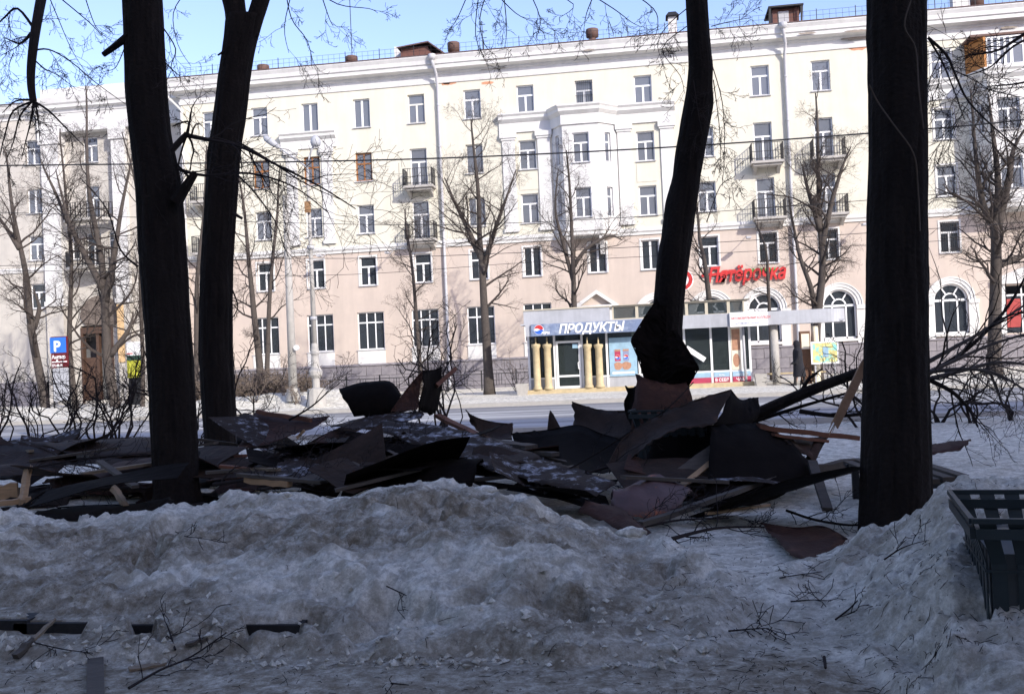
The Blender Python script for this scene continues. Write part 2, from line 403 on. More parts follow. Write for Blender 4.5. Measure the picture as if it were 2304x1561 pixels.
# arched windows
def arch_window(x):
    mb = MB(); t = .08; y0, y1 = FY+.12, FY+.19
    for xx in (-AR+t/2, -.36, .36, AR-t/2): mb.box(x+xx-t/2, x+xx+t/2, y0, y1, AZ0, AZS-.05)
    mb.box(x-AR, x+AR, y0, y1, AZ0-.0, AZ0+.1); mb.box(x-AR, x+AR, y0, y1, AZS-.06, AZS+.06)
    def ring(r0, r1, a0=0, a1=math.pi, n=16, yy0=y0, yy1=y1):
        for i in range(n):
            a = a0+(a1-a0)*i/n; b = a0+(a1-a0)*(i+1)/n
            mb.prism([(x+r0*math.cos(a), AZS+r0*math.sin(a)), (x+r1*math.cos(a), AZS+r1*math.sin(a)), (x+r1*math.cos(b), AZS+r1*math.sin(b)), (x+r0*math.cos(b), AZS+r0*math.sin(b))], yy0, yy1)
    ring(AR-.09, AR); ring(.32, .40)
    for a in (R(58), R(122)): 
        mb.bar((x+.39*math.cos(a), (y0+y1)/2, AZS+.39*math.sin(a)), (x+(AR-.08)*math.cos(a), (y0+y1)/2, AZS+(AR-.08)*math.sin(a)), .07, .06, (0,1,0))
    o = mb.build('arched_window', plastic, bld)
    pm = MB()
    pm.prism([(x+(AR-.05)*math.cos(math.pi*i/16), AZS+(AR-.05)*math.sin(math.pi*i/16)) for i in range(17)], FY+.15, FY+.16)
    p = pm.build('fanlight_pane', pane_dark, o)
    for a, b in ((-AR+t, -.36-t/2), (-.36+t/2, .36-t/2), (.36+t/2, AR-t)):
        MB().box(x+a-.01, x+b+.01, FY+.15, FY+.16, AZ0+.09, AZS-.055).build('pane', pane_dark, o)
    # white moulded surround
    mb2 = MB(); mb = mb2
    for r0, r1, q in ((AR+.0, AR+.14, .05), (AR+.14, AR+.30, .09), (AR+.30, AR+.36, .13)):
        for i in range(20):
            a = math.pi*i/20; b = math.pi*(i+1)/20
            mb2.prism([(x+r0*math.cos(a), AZS+r0*math.sin(a)), (x+r1*math.cos(a), AZS+r1*math.sin(a)), (x+r1*math.cos(b), AZS+r1*math.sin(b)), (x+r0*math.cos(b), AZS+r0*math.sin(b))], FY-q, FY+.002)
    mb2.box(x-AR-.50, x-AR-.003, FY-.10, FY+.002, 1.76, AZS-.02); mb2.box(x+AR+.003, x+AR+.50, FY-.10, FY+.002, 1.76, AZS-.02)
    mb2.box(x-AR-.54, x-AR-.002, FY-.17, FY-.002, AZS-.22, AZS-.001); mb2.box(x+AR+.002, x+AR+.54, FY-.17, FY-.002, AZS-.22, AZS-.001)
    mb2.box(x-AR, x+AR, FY-.14, FY+.11, AZ0-.14, AZ0-.003)
    mb2.build('arch_surround', white, bld)
for x in AX: arch_window(x)
# plinth with granite blocks
MB().box(XL0, XR0, FY-.02, FY+.3, 0, 1.69).build('plinth_core', mortar, bld)
bw, bh = .9, .56
blk = MB().box(-bw/2+.012, bw/2-.012, -.085, -.02, .01, bh-.012).mesh('granite_block', granite)
for r in range(3):
    x = XL0+.46+(r % 2)*.45
    while x < 23:
        put('granite_block', blk, bld, (x, FY, r*bh+.0)); x += bw
MB().box(23.4, XR0, FY-.085, FY-.021, 0, 1.68).build('plinth_face', granite, bld)
MB().profile([(FY-.14, 1.685), (FY+.001, 1.685), (FY+.001, 1.80), (FY-.05, 1.80), (FY-.14, 1.735)], XL0-.05, XR0).build('plinth_cap', granite, bld)
# string course and cornice
mb = MB(); sweep(mb, [(XL0, FY+4), (XL0, FY), (XR0, FY)], [(-.001, 8.30), (.08, 8.30), (.08, 8.42), (.16, 8.50), (.16, 8.64), (-.001, 8.70)]); mb.build('string_course', white, bld)
mb = MB(); sweep(mb, [(XL0, FY+6), (XL0, FY), (XR0, FY)], [(-.001, 17.74), (.06, 17.74), (.09, 17.92), (.03, 17.96), (.03, 18.26), (.14, 18.30), (.16, 18.40), (.58, 18.46), (.58, 18.66), (.66, 18.70), (.70, 18.92), (.80, 19.10), (.80, 19.16), (-.3, 19.22)]); mb.build('cornice', white, bld)
mb = MB(); sweep(mb, [(XL0, FY+12), (XL0, FY), (XR0, FY)], [(-.5, 19.23), (.84, 19.17), (.84, 19.21), (-6, 20.7), (-6, 20.5)]); mb.build('roof', roofm, bld)
# pilaster groups
def entabl(path, z0, z1, name='entablature', parent=bld):
    mb = MB(); h = z1-z0
    sweep(mb, path, [(-.002, z0), (.10, z0), (.10, z0+h*.50), (.16, z0+h*.55), (.30, z0+h*.68), (.30, z0+h*.82), (.40, z0+h*.92), (.40, z1), (-.002, z1+.03)]); return mb.build(name, white, parent)
def pilaster(x, w, z0, z1, y=FY):
    mb = MB(); mb.box(x-w/2, x+w/2, y-.09, y+.002, z0, z1-.42); mb.box(x-w/2-.06, x+w/2+.06, y-.15, y+.002, z1-.42, z1-.30); mb.box(x-w/2-.12, x+w/2+.12, y-.21, y+.002, z1-.30, z1-.003)
    mb.box(x-w/2-.07, x+w/2+.07, y-.14, y+.002, z0-.0, z0+.22); mb.build('pilaster', white, bld)
xa, xb = X_at(632, 315, FY), X_at(757, 315, FY)
entabl([(xa, FY), (xb, FY)], 14.55, 15.5)
for x in (xa+.62, xb-.62): pilaster(x, .62, 8.9, 14.55)
XA, XB = X_at(1122, 265, FY), X_at(1518, 245, FY)
bl, bfl, bfr, br = (X_at(p, 420, FY) for p in (1246, 1270, 1352, 1392)); BP = .95
bfl, bfr = bfl*(FY-BP)/FY, bfr*(FY-BP)/FY
bay = [(bl, FY), (bfl, FY-BP), (bfr, FY-BP), (br, FY)]
entabl([(XA, FY), bay[0], bay[1], bay[2], bay[3], (XB, FY)], 14.55, 15.62)
for x in (XA+.5, bl-.45, br+.42, XB-.5): pilaster(x, .72, 8.9, 14.55)
mb = MB()
L1 = (Vector(bay[1])-Vector(bay[0])).length; L2 = bfr-bfl; L3 = (Vector(bay[3])-Vector(bay[2])).length
fx = L2/2
z_a, z_b = 8.75, 14.55
hf = [(fx-.46, fx+.46, ZT[r]-WH, ZT[r]) for r in (1, 2)]
h1 = [(L1/2-.2, L1/2+.2, ZT[r]-WH, ZT[r]) for r in (1, 2)]; h3 = [(L3/2-.22, L3/2+.22, ZT[r]-WH, ZT[r]) for r in (1, 2)]
wallpanel(mb, bay[0], bay[1], z_a, z_b, h1, .15); wallpanel(mb, bay[1], bay[2], z_a, z_b, hf, .15); wallpanel(mb, bay[2], bay[3], z_a, z_b, h3, .15)
n_ = len(mb.v); mb.add([(x, y, z_a) for x, y in bay], [(0,1,2,3)])
mb.build('bay_wall', white, bld)
MB().add([(bay[0][0]+.2,FY,z_a),(bay[3][0]-.2,FY,z_a),(bay[3][0]-.2,FY,z_b),(bay[0][0]+.2,FY,z_b)], [(0,1,2,3)]).build('bay_interior', room, bld)
for r in (1, 2):
    window(bld, (bfl+bfr)/2, FY-BP, ZT[r]-WH, .92, WH, 'T')
    a = math.atan2(bay[3][1]-bay[2][1], bay[3][0]-bay[2][0]); window(bld, (bay[2][0]+bay[3][0])/2, (bay[2][1]+bay[3][1])/2, ZT[r]-WH, .44, WH, 'N', rot=a, cur='', sill=False)
    a = math.atan2(bay[1][1]-bay[0][1], bay[1][0]-bay[0][0]); window(bld, (bay[0][0]+bay[1][0])/2, (bay[0][1]+bay[1][1])/2, ZT[r]-WH, .40, WH, 'N', rot=a, cur='', sill=False)
mb = MB(); sweep(mb, bay, [(-.3, 8.35), (.02, 8.40), (.02, 8.55), (.10, 8.62), (.10, 8.80), (-.002, 8.84)]); mb.build('bay_base_moulding', white, bld)
for x in (bfl+.1, bfr-.1):
    MB().profile([(FY+.001, 8.34), (FY-BP+.1, 8.34), (FY-BP+.1, 8.15), (FY-.35, 7.85), (FY-.12, 7.35), (FY+.001, 7.35)], x-.12, x+.12).build('bay_console', white, bld)
# raised panels between the windows of the bay group
for c in (6, 8):
    MB().box(WX[c]-.55, WX[c]+.55, FY-.025, FY+.001, 11.25, 12.25).build('wall_panel', cream, bld)
# second bay at the right, glazed loggia on top
e2 = X_at(2088, 215, FY); b2l, b2f = X_at(2183, 330, FY), X_at(2232, 330, FY)*(FY-1.6)/FY
bay2 = [(b2l, FY), (b2f, FY-1.5), (b2f+3.6, FY-1.5), (b2f+4.6, FY)]
entabl([(e2, FY), bay2[0], bay2[1], bay2[2], bay2[3]], 14.55, 15.62)
mb = MB()
l1 = (Vector(bay2[1])-Vector(bay2[0])).length
wallpanel(mb, bay2[0], bay2[1], 8.75, 14.55, [(l1*.45, l1*.45+.42, ZT[r]-WH, ZT[r]) for r in (1, 2)], .15)
wallpanel(mb, bay2[1], bay2[2], 8.75, 14.55, [(u-.55, u+.55, ZT[r]-WH, ZT[r]) for r in (1, 2) for u in (.95, 2.7)], .15)
wallpanel(mb, bay2[2], bay2[3], 8.75, 14.55, [], .15); mb.add([(x, y, 8.75) for x, y in bay2], [(0,1,2,3)])
mb.build('bay_wall', white, bld)
for r in (1, 2):
    for u in (.95, 2.7): window(bld, b2f+u, FY-1.5, ZT[r]-WH, 1.1, WH, 'T')
    a = math.atan2(bay2[1][1]-bay2[0][1], bay2[1][0]-bay2[0][0]); q = Vector(bay2[0])+(Vector(bay2[1])-Vector(bay2[0]))*(.45+.21/l1)
    window(bld, q.x, q.y, ZT[r]-WH, .42, WH, 'N', rot=a, cur='', sill=False)
MB().add([(bay2[0][0]+.2,FY-.05,8.8),(bay2[3][0]-.2,FY-.05,8.8),(bay2[3][0]-.2,FY-.05,14.5),(bay2[0][0]+.2,FY-.05,14.5)], [(0,1,2,3)]).build('bay_interior', room, bld)
mb = MB(); sweep(mb, bay2, [(-.3, 8.35), (.02, 8.40), (.02, 8.55), (.10, 8.62), (.10, 8.80), (-.002, 8.84)]); mb.build('bay_base_moulding', white, bld)
orangewood = mat('orange_stained_boards', (.45, .20, .06), .7, .3, 6, streak=(6, 6, 1))
mb = MB(); mb.box(b2f-.75, b2f+3.7, FY-1.45, FY+.002, 17.35, 17.46); lg = mb.build('balcony_canopy', rustiron, bld)
mb = MB(); wallpanel(mb, (b2f-.62, FY), (b2f-.1, FY-1.4), 15.66, 17.35, [], .1); wallpanel(mb, (b2f-.1, FY-1.4), (b2f+.02, FY-1.4), 15.66, 17.35, [], .1)
MB().box(b2f+1.9, b2f+3.6, FY-1.4, FY-1.34, 15.66, 17.35).build('balcony_boarding', orangewood, bld)
mb.build('balcony_boarding', orangewood, bld)
MB().box(b2f+.02, b2f+1.9, FY-1.42, FY-1.34, 15.66, 15.80).build('balcony_parapet', white, bld)
for i in range(3): window(bld, b2f+.34+i*.62, FY-1.5, 15.81, .6, 1.5, 'B' if i < 2 else 'N', cur='f', sill=False)
# balconies
def balcony(x, ztop, w=1.75, p=.95, curved=False, y=FY, rm=iron, name='balcony'):
    z = ztop
    mb = MB()
    if curved:
        n = 14; poly = [(x-w/2, y)]+[(x-w/2*math.cos(math.pi*i/n), y-.15-p*math.sin(math.pi*i/n)) for i in range(n+1)]+[(x+w/2, y)]
        k = len(poly)
        mb.add([(a, b, z-.16) for a, b in poly]+[(a, b, z) for a, b in poly], [tuple(range(k)), tuple(range(2*k-1, k-1, -1))]+[(i, (i+1) % k, (i+1) % k+k, i+k) for i in range(k)])
        path = poly
    else:
        mb.box(x-w/2, x+w/2, y-p, y+.002, z-.13, z); mb.box(x-w/2+.12, x+w/2-.12, y-p+.14, y+.002, z-.26, z-.131)
        path = [(x-w/2+.05, y), (x-w/2+.05, y-p+.05), (x+w/2-.05, y-p+.05), (x+w/2-.05, y)]
    o = mb.build(name, concrete, bld)
    mb = MB()
    for zz in (.12, .50, .96):
        for i in range(len(path)-1): mb.bar((*path[i], z+zz), (*path[i+1], z+zz), .03 if zz < .9 else .045, .025)
    for i in range(len(path)-1):
        a, b = Vector(path[i]), Vector(path[i+1]); n = max(1, int((b-a).length/.13))
        for j in range(n+(i == len(path)-2)):
            q = a+(b-a)*j/n; t = .022 if j else .05; mb.box(q.x-t/2, q.x+t/2, q.y-t/2, q.y+t/2, z+.002, z+.96)
    mb.build('railing', rm, o)
    if not curved:
        for xx in (x-w/2+.25, x+w/2-.25):
            MB().profile([(y+.001, z-.262), (y-p*.75, z-.262), (y-p*.55, z-.36), (y-.18, z-.48), (y+.001, z-.62)], xx-.09, xx+.09).build('bracket', concrete, o)
    return o
for r in (1, 2):
    for c in (4, 10, 11): balcony(WX[c]+.1, ZT[r]-2.27)
    balcony(WX[0]-.2, ZT[r]-2.27, 1.7)
# downpipes with funnel and swan neck
for px, py in ((990, 300), (1773, 300)):
    x = X_at(px, py, FY)
    mb = MB(); mb.tube([(x-.1, FY-.86, 19.05), (x-.1, FY-.84, 18.75), (x+.02, FY-.5, 18.2), (x, FY-.16, 17.5), (x, FY-.16, .5), (x, FY-.35, .22)], .085, 10)
    mb.lathe((x-.1, FY-.86, 18.85), [(.09, 0), (.2, .12), (.22, .32), (.2, .33)], 10)
    for z in np.arange(2.0, 17.4, 2.4): mb.tube([(x, FY-.16, z), (x, FY-.16, z+.1)], .10, 10); mb.box(x-.02, x+.02, FY-.16, FY+.01, z+.03, z+.07)
    mb.build('downpipe', zinc, bld, True)
x = XL0-.12
mb = MB(); mb.tube([(x-.55, FY-.75, 18.5), (x-.45, FY-.6, 18.2), (x+.22, FY-.16, 17.4), (x+.22, FY-.16, .5)], .085, 10); mb.build('downpipe', white, bld, True)
# shed plaster patches under the cornice
pr = random.Random(3)
def patch(px, py, w, h, m, y):
    p = W(px, py, y); n = 22; pts = []
    for i in range(n):
        a = 2*math.pi*i/n; r = .75+.45*pr.random(); pts.append((p.x+math.cos(a)*r*w/2, p.z+math.sin(a)*r*h/2))
    MB().prism(pts, y-.006, y+.004).build('bare_plaster_patch', m, bld)
patch(1012, 185, .9, .30, brickpatch, FY); patch(1003, 188, .5, .25, brickpatch, FY); patch(1098, 187, .75, .16, brickpatch, FY); patch(1935, 104, 1.3, .42, brickpatch, FY); patch(1915, 100, .7, .5, brickpatch, FY)
patch(1110, 132, 2.0, .15, greypatch, FY-.61); patch(1115, 152, 2.3, .2, greypatch, FY-.12); patch(1325, 113, .6, .1, greypatch, FY-.68); patch(1818, 75, .9, .12, greypatch, FY-.68); patch(1928, 70, 1.2, .14, greypatch, FY-.62); patch(1930, 86, 1.6, .2, greypatch, FY-.12); patch(2270, 62, .9, .14, greypatch, FY-.12)
# roof furniture
def vent(px, pyt, pyb, Y=FY+1.4):
    t = W(px, pyt, Y); b = W(px, pyb, Y); h = t.z-b.z; r = .36
    MB().lathe((t.x, Y, 19.0), [(.34, 0), (.30, b.z-19.0-.1), (.2, b.z-19+.02), (.2, b.z-19+h*.25), (r, b.z-19+h*.32), (r*1.02, b.z-19+h*.9), (r*.98, b.z-19+h)], 16).build('roof_vent', rustiron, bld, True)
for a in ((592,148,172), (791,128,146), (1020,97,124), (1332,67,92), (2197,-12,24)): vent(*a)
def chimney(px, pyt, w, cap=True, Y=FY+1.6):
    t = W(px, pyt, Y); o = MB().box(t.x-w/2, t.x+w/2, Y-.3, Y+.3, 19.1, t.z-.1).build('chimney', white, bld)
    if cap: MB().add([(t.x-w*.75, Y-.5, t.z-.18), (t.x+w*.75, Y-.5, t.z-.18), (t.x+w*.75, Y+.5, t.z-.18), (t.x-w*.75, Y+.5, t.z-.18), (t.x-w*.4, Y-.3, t.z+.08), (t.x+w*.4, Y-.3, t.z+.08), (t.x+w*.4, Y+.3, t.z+.08), (t.x-w*.4, Y+.3, t.z+.08)], [(0,1,5,4),(1,2,6,5),(2,3,7,6),(3,0,4,7),(4,5,6,7),(3,2,1,0)]).build('chimney_cap', iron, o)
chimney(1512, 34, .5); chimney(898, 105, .45, False); chimney(410, 172, .65, False); chimney(2158, -25, .9)
woodgrey = mat('weathered_dormer_boards', (.15, .07, .055), .85, .3, 6, streak=(8, 8, 1))
a, b = W(905, 137, FY+1), W(1000, 128, FY+1)
mb = MB(); mb.add([(a.x, FY+.6, 19.2), (b.x-.5, FY+.6, 19.3), (b.x-.9, FY+.6, 20.15), (a.x+.05, FY+.6, 20.15), (a.x, FY+3, 19.2), (b.x-.5, FY+3, 19.3), (b.x-.9, FY+3, 20.15), (a.x+.05, FY+3, 20.15)], [(0,1,2,3),(4,7,6,5),(0,4,5,1),(1,5,6,2),(2,6,7,3),(3,7,4,0)])
dm = mb.build('dormer', woodgrey, bld)
MB().add([(a.x-.15, FY+.3, 20.16), (b.x-.8, FY+.3, 20.36), (b.x+.45, FY+.3, 19.35), (b.x+.45, FY+3.2, 19.35), (b.x-.8, FY+3.2, 20.36), (a.x-.15, FY+3.2, 20.16), (a.x-.15, FY+.3, 20.10), (b.x-.8, FY+.3, 20.28), (b.x+.4, FY+.3, 19.28)], [(0,1,4,5),(1,2,3,4),(0,6,7,1),(1,7,8,2)]).build('dormer_roof', roofm, dm)
a, b = W(1738, 62, FY+.8), W(1797, 58, FY+.8)
mb = MB(); y = FY+.5; zt = 20.4
mb.box(a.x, a.x+.3, y, y+1.6, 19.2, zt); mb.box(b.x-.25, b.x, y, y+1.6, 19.2, zt); mb.box(a.x+.3, b.x-.25, y+.06, y+1.5, 19.2, zt)
dm = mb.build('dormer', woodgrey, bld); MB().box(a.x+.32, b.x-.55, y-.0, y+.05, 19.3, zt-.15).build('dormer_door', zinc, dm)
mb = MB(); mb.box(a.x-.25, b.x+.22, y-.35, y+1.9, zt+.002, zt+.09)
mb.add([(a.x-.22, y-.3, zt), (a.x-.1, y-.3, zt), (a.x-.18, y-.3, 19.15), (a.x-.3, y-.3, 19.15)], [(0,1,2,3)]); mb.add([(b.x+.05, y-.3, zt), (b.x+.2, y-.3, zt), (b.x+.1, y-.3, 19.2), (b.x+.02, y-.3, 19.2)], [(0,1,2,3)])
mb.build('dormer_roof', iron, dm)
mb = MB(); y = FY-.35; xs = np.arange(XL0+.2, 26, .34)
for i, x in enumerate(xs): 
    if i % 6 == 0: mb.box(x-.018, x+.018, y, y+.03, 19.2, 19.95)
    else: mb.box(x-.006, x+.006, y, y+.012, 19.35, 19.84)
for z in (19.36, 19.6, 19.85): mb.box(XL0+.2, 26, y+.005, y+.018, z, z+.012)
mb.build('roof_railing', iron, bld)
mb = MB()
for px, py, h in ((793, 150, 4.6), (1087, 120, 1.9)):
    p = W(px, py, FY+2); mb.tube([(p.x, FY+2, 19.2), (p.x, FY+2, p.z+h)], .025, 5)
    if h < 3: mb.tube([(p.x-.2, FY+2, p.z+h-.2), (p.x+.2, FY+2, p.z+h-.2)], .02, 4); mb.tube([(p.x-.3, FY+2, p.z+h-.6), (p.x+.3, FY+2, p.z+h-.6)], .02, 4); mb.tube([(p.x-.25, FY+2, p.z+h-1), (p.x+.25, FY+2, p.z+h-1)], .02, 4)
mb.build('roof_antenna', iron, bld)
# pediment of the entrance behind the kiosk
pa, pb, pc = W(1296, 690, FY), W(1388, 690, FY), W(1342, 655, FY)
mb = MB(); mb.prism([(pa.x-.1, pa.z-.1), (pb.x+.1, pa.z-.1), (pb.x+.1, pa.z+.02), (pa.x-.1, pa.z+.02)], FY-.3, FY+.002)
for s_, e in ((pa, 1), (pb, -1)): mb.prism([(s_.x-e*.1, pa.z+.02), (s_.x+e*.25, pa.z+.02), (pc.x, pc.z-.16), (pc.x, pc.z+.05)], FY-.3, FY+.002)
mb.box(pa.x+.1, pb.x-.1, FY-.05, FY+.002, 1.8, pa.z-.1); mb.build('entrance_pediment', white, bld)
# shop window at far right with red posters
sx0, sx1 = SHOP
mb = MB(); 
for x in np.linspace(sx0+.03, sx1-.03, 4): mb.box(x-.035, x+.035, FY+.12, FY+.19, 1.9, 4.4)
mb.box(sx0, sx1, FY+.121, FY+.189, 3.85, 3.95); so = mb.build('shop_window', plastic, bld)
for i in range(3): MB().box(sx0+.07+i*.85, sx0+.84+i*.85, FY+.15, FY+.16, 1.93, 3.84).build('pane', pane_dark, so)
redp = mat('red_poster_print', (.36, .05, .045), .5, .2, 3, second=(.75, .45, .15), sscale=1.6, slo=.58, shi=.62)
MB().box(sx0+.1, sx0+.8, FY+.10, FY+.118, 2.2, 3.7).build('poster', redp, so); MB().box(sx0+1.0, sx0+1.65, FY+.10, FY+.118, 2.2, 3.7).build('poster', redp, so)
mb = MB(); mb.box(sx0-.45, sx0-.003, FY-.1, FY+.002, 1.81, 4.5); mb.box(sx1+.003, sx1+.45, FY-.1, FY+.002, 1.81, 4.5); mb.box(sx0-.6, sx1+.6, FY-.25, FY+.002, 4.5, 4.75)
mb.prism([(sx0-.6, 4.752), (sx1+.6, 4.752), ((sx0+sx1)/2, 5.5)], FY-.22, FY+.002); mb.build('shop_surround', white, bld)
# small wall lamps
for px, py in ((735, 585), (885, 578), (1935, 516), (1680, 545)):
    p = W(px, py, FY); mb = MB(); mb.tube([(p.x, FY, p.z+.35), (p.x, FY-.5, p.z+.2), (p.x, FY-1.0, p.z+.15)], .02, 5); mb.box(p.x-.12, p.x+.12, FY-1.45, FY-.95, p.z+.05, p.z+.16); mb.build('wall_lamp', zinc, bld)

# ------------------------------------------------------------------ left wing, set back, with portal
LY = 58.0
lx = lambda px, py: X_at(px, py, LY)
wing = thing('portal_wing', 'set-back wing with tall pilasters, parapet and an arched portal, left of the block', 'building', (-38, LY, 0))
zr = [W(62, y, LY).z for y in (317, 427, 532, 640)]
p0, p1, p2, p3 = lx(104, 500), lx(143, 500), lx(262, 500), lx(292, 500)
cxw = (p1+p2)/2
HL = []
c1x = lx(77, 430)
for z in zr: HL.append((c1x-.5-(-62), c1x+.5-(-62), z-1.55, z))
for k in (1, 2, 3, 4):
    for z in zr: HL.append((c1x-4.2*k-.5+62, c1x-4.2*k+.5+62, z-1.55, z))
mb = MB(); wallpanel(mb, (-62, LY), (p0, LY), 1.6, 18.3, HL); wallpanel(mb, (p3, LY), (XL0+.1, LY), 0, 18.3, [], .2)
RD = .35
cw = p2-p1
PH = [(cw/2-.5, cw/2+.5, zr[0]-1.6, zr[0]), (cw/2-.5, cw/2+.5, zr[1]-2.2, zr[1])]+[(cw/2-.5, cw/2+.5, zr[2]-2.2, zr[2]), (cw/2-1.5, cw/2-1.0, zr[2]-1.6, zr[2]), (cw/2+1.0, cw/2+1.5, zr[2]-1.6, zr[2]), (cw/2-1.1, cw/2+1.1, .3, 5.0)]
zE = W(200, 296, LY).z; wallpanel(mb, (p1, LY+RD), (p2, LY+RD), 0, zE+.05, PH)
mb.build('wing_wall', greywall, wing)
for k in range(5):
    for i, z in enumerate(zr): window(wing, c1x-4.2*k, LY, z-1.55, 1.0, 1.55, 'T' if i != 1 else 'B', glass=pane_dark if i == 3 else None)
window(wing, cxw, LY+RD, zr[0]-1.6, 1., 1.6, 'T'); window(wing, cxw, LY+RD, zr[1]-2.2, 1., 2.2, 'D', sill=False); window(wing, cxw, LY+RD, zr[2]-2.2, 1., 2.2, 'D', sill=False, glass=pane_dark)
for s_ in (-1.25, 1.25): window(wing, cxw+s_, LY+RD, zr[2]-1.6, .5, 1.6, 'N', glass=pane_dark)
MB().box(-62, XL0, LY+1.6, LY+1.7, 0, 18.3).build('interior_wall', room, wing)
for xa, xb in ((p0, p1), (p2, p3)):
    mb = MB(); mb.box(xa, xb, LY-.34, LY+RD+.1, 6.6, zE-.7); mb.box(xa-.12, xb+.12, LY-.45, LY+RD, zE-.699, zE-.002); mb.box(xa-.06, xb+.06, LY-.42, LY+RD, 6.3, 6.6); mb.build('portal_pilaster', white, wing)
    MB().box(xa+.02, xb-.02, LY-.33, LY+RD+.1, 0, 6.298).build('portal_pier', greywall, wing)
zE = W(200, 296, LY).z; zC = W(200, 222, LY).z; zP = W(200, 197, LY).z
mb = MB(); pa_ = [(p0-.2, LY+2), (p0-.2, LY-.35), (XL0-.6, LY-.35)]
mb.box(p0-.2, XL0+.1, LY-.35, LY+RD+.6, zE, zC-.9); mb.build('portal_frieze', white, wing)
mb = MB(); sweep(mb, pa_[:2]+[(XL0-.3, LY-.35)], [(-.5, zC-.9), (.05, zC-.9), (.10, zC-.72), (.35, zC-.62), (.35, zC-.45), (.45, zC-.35), (.55, zC), (-.5, zC+.03)]); mb.build('cornice', white, wing)
MB().box(p0+.1, XL0-.4, LY-.30, LY+.5, zC+.031, zP).build('parapet', white, wing)
mb = MB(); sweep(mb, [(-62, LY), (p0-.25, LY)], [(-.001, zC-1.0), (.06, zC-1.0), (.10, zC-.8), (.40, zC-.66), (.40, zC-.5), (.5, zC-.35), (.6, zC-.12), (-.5, zC-.08)]); mb.build('side_cornice', white, wing)
mb = MB(); sweep(mb, [(-62, LY), (p0-.25, LY)], [(-.5, zC-.079), (.66, zC-.119), (.66, zC-.08), (-5, zC+1.4), (-5, zC+1.2)]); mb.build('roof', roofm, wing)
zs = W(60, 605, LY).z
mb = MB(); sweep(mb, [(-62, LY), (p0-.003, LY)], [(-.001, zs-.25), (.08, zs-.25), (.14, zs-.1), (.14, zs), (-.001, zs+.05)]); mb.build('string_course', white, wing)
MB().box(-62, p0-.36, LY-.1, LY+.01, 0, 1.62).build('plinth', granite, wing)
bld_save = bld; bld = wing
for z, w in ((zr[1]-2.2, 3.4), (zr[2]-2.2, 3.2)): balcony(cxw+.1, z, w, 1.0, True, LY)
bld = bld_save
# arch over the portal: flat dark plate in place of a recessed niche
ar = MB(); n = 16; az = W(232, 712, LY).z; rr = 1.35
ar.prism([(cxw+.3+rr*math.cos(math.pi*i/n), az+rr*math.sin(math.pi*i/n)) for i in range(n+1)]+[(cxw+.3-rr*.75, az-.5), (cxw+.3+rr*.75, az-.5)][::1], LY+RD-.12, LY+RD+.001)
ar.build('portal_arch', mat('dark_arch_niche', (.16, .13, .11), .9, .2, 4), wing)
doorm = mat('brown_door', (.08, .045, .03), .6, .2, 5)
mb = MB(); x0, x1 = cxw-1.1, cxw+1.1
mb.box(x0, x0+.15, LY+RD-.05, LY+RD+.3, .05, 4.9); mb.box(x1-.15, x1, LY+RD-.05, LY+RD+.3, .05, 4.9); mb.box(x0+.15, x1-.15, LY+RD-.05, LY+RD+.3, 4.5, 4.9); mb.box(cxw-.1, cxw+.1, LY+RD+.02, LY+RD+.3, .05, 4.5); mb.box(x0+.15, cxw-.1, LY+RD+.15, LY+RD+.28, .05, 3.0)
mb.build('portal_door', doorm, wing)
ochre = mat('ochre_plaster', (.62, .42, .22), .9, .1, 3)
MB().box(p2+.02, p2+.45, LY-.39, LY-.352, 2.6, 6.2).build('ochre_pier_face', ochre, wing)
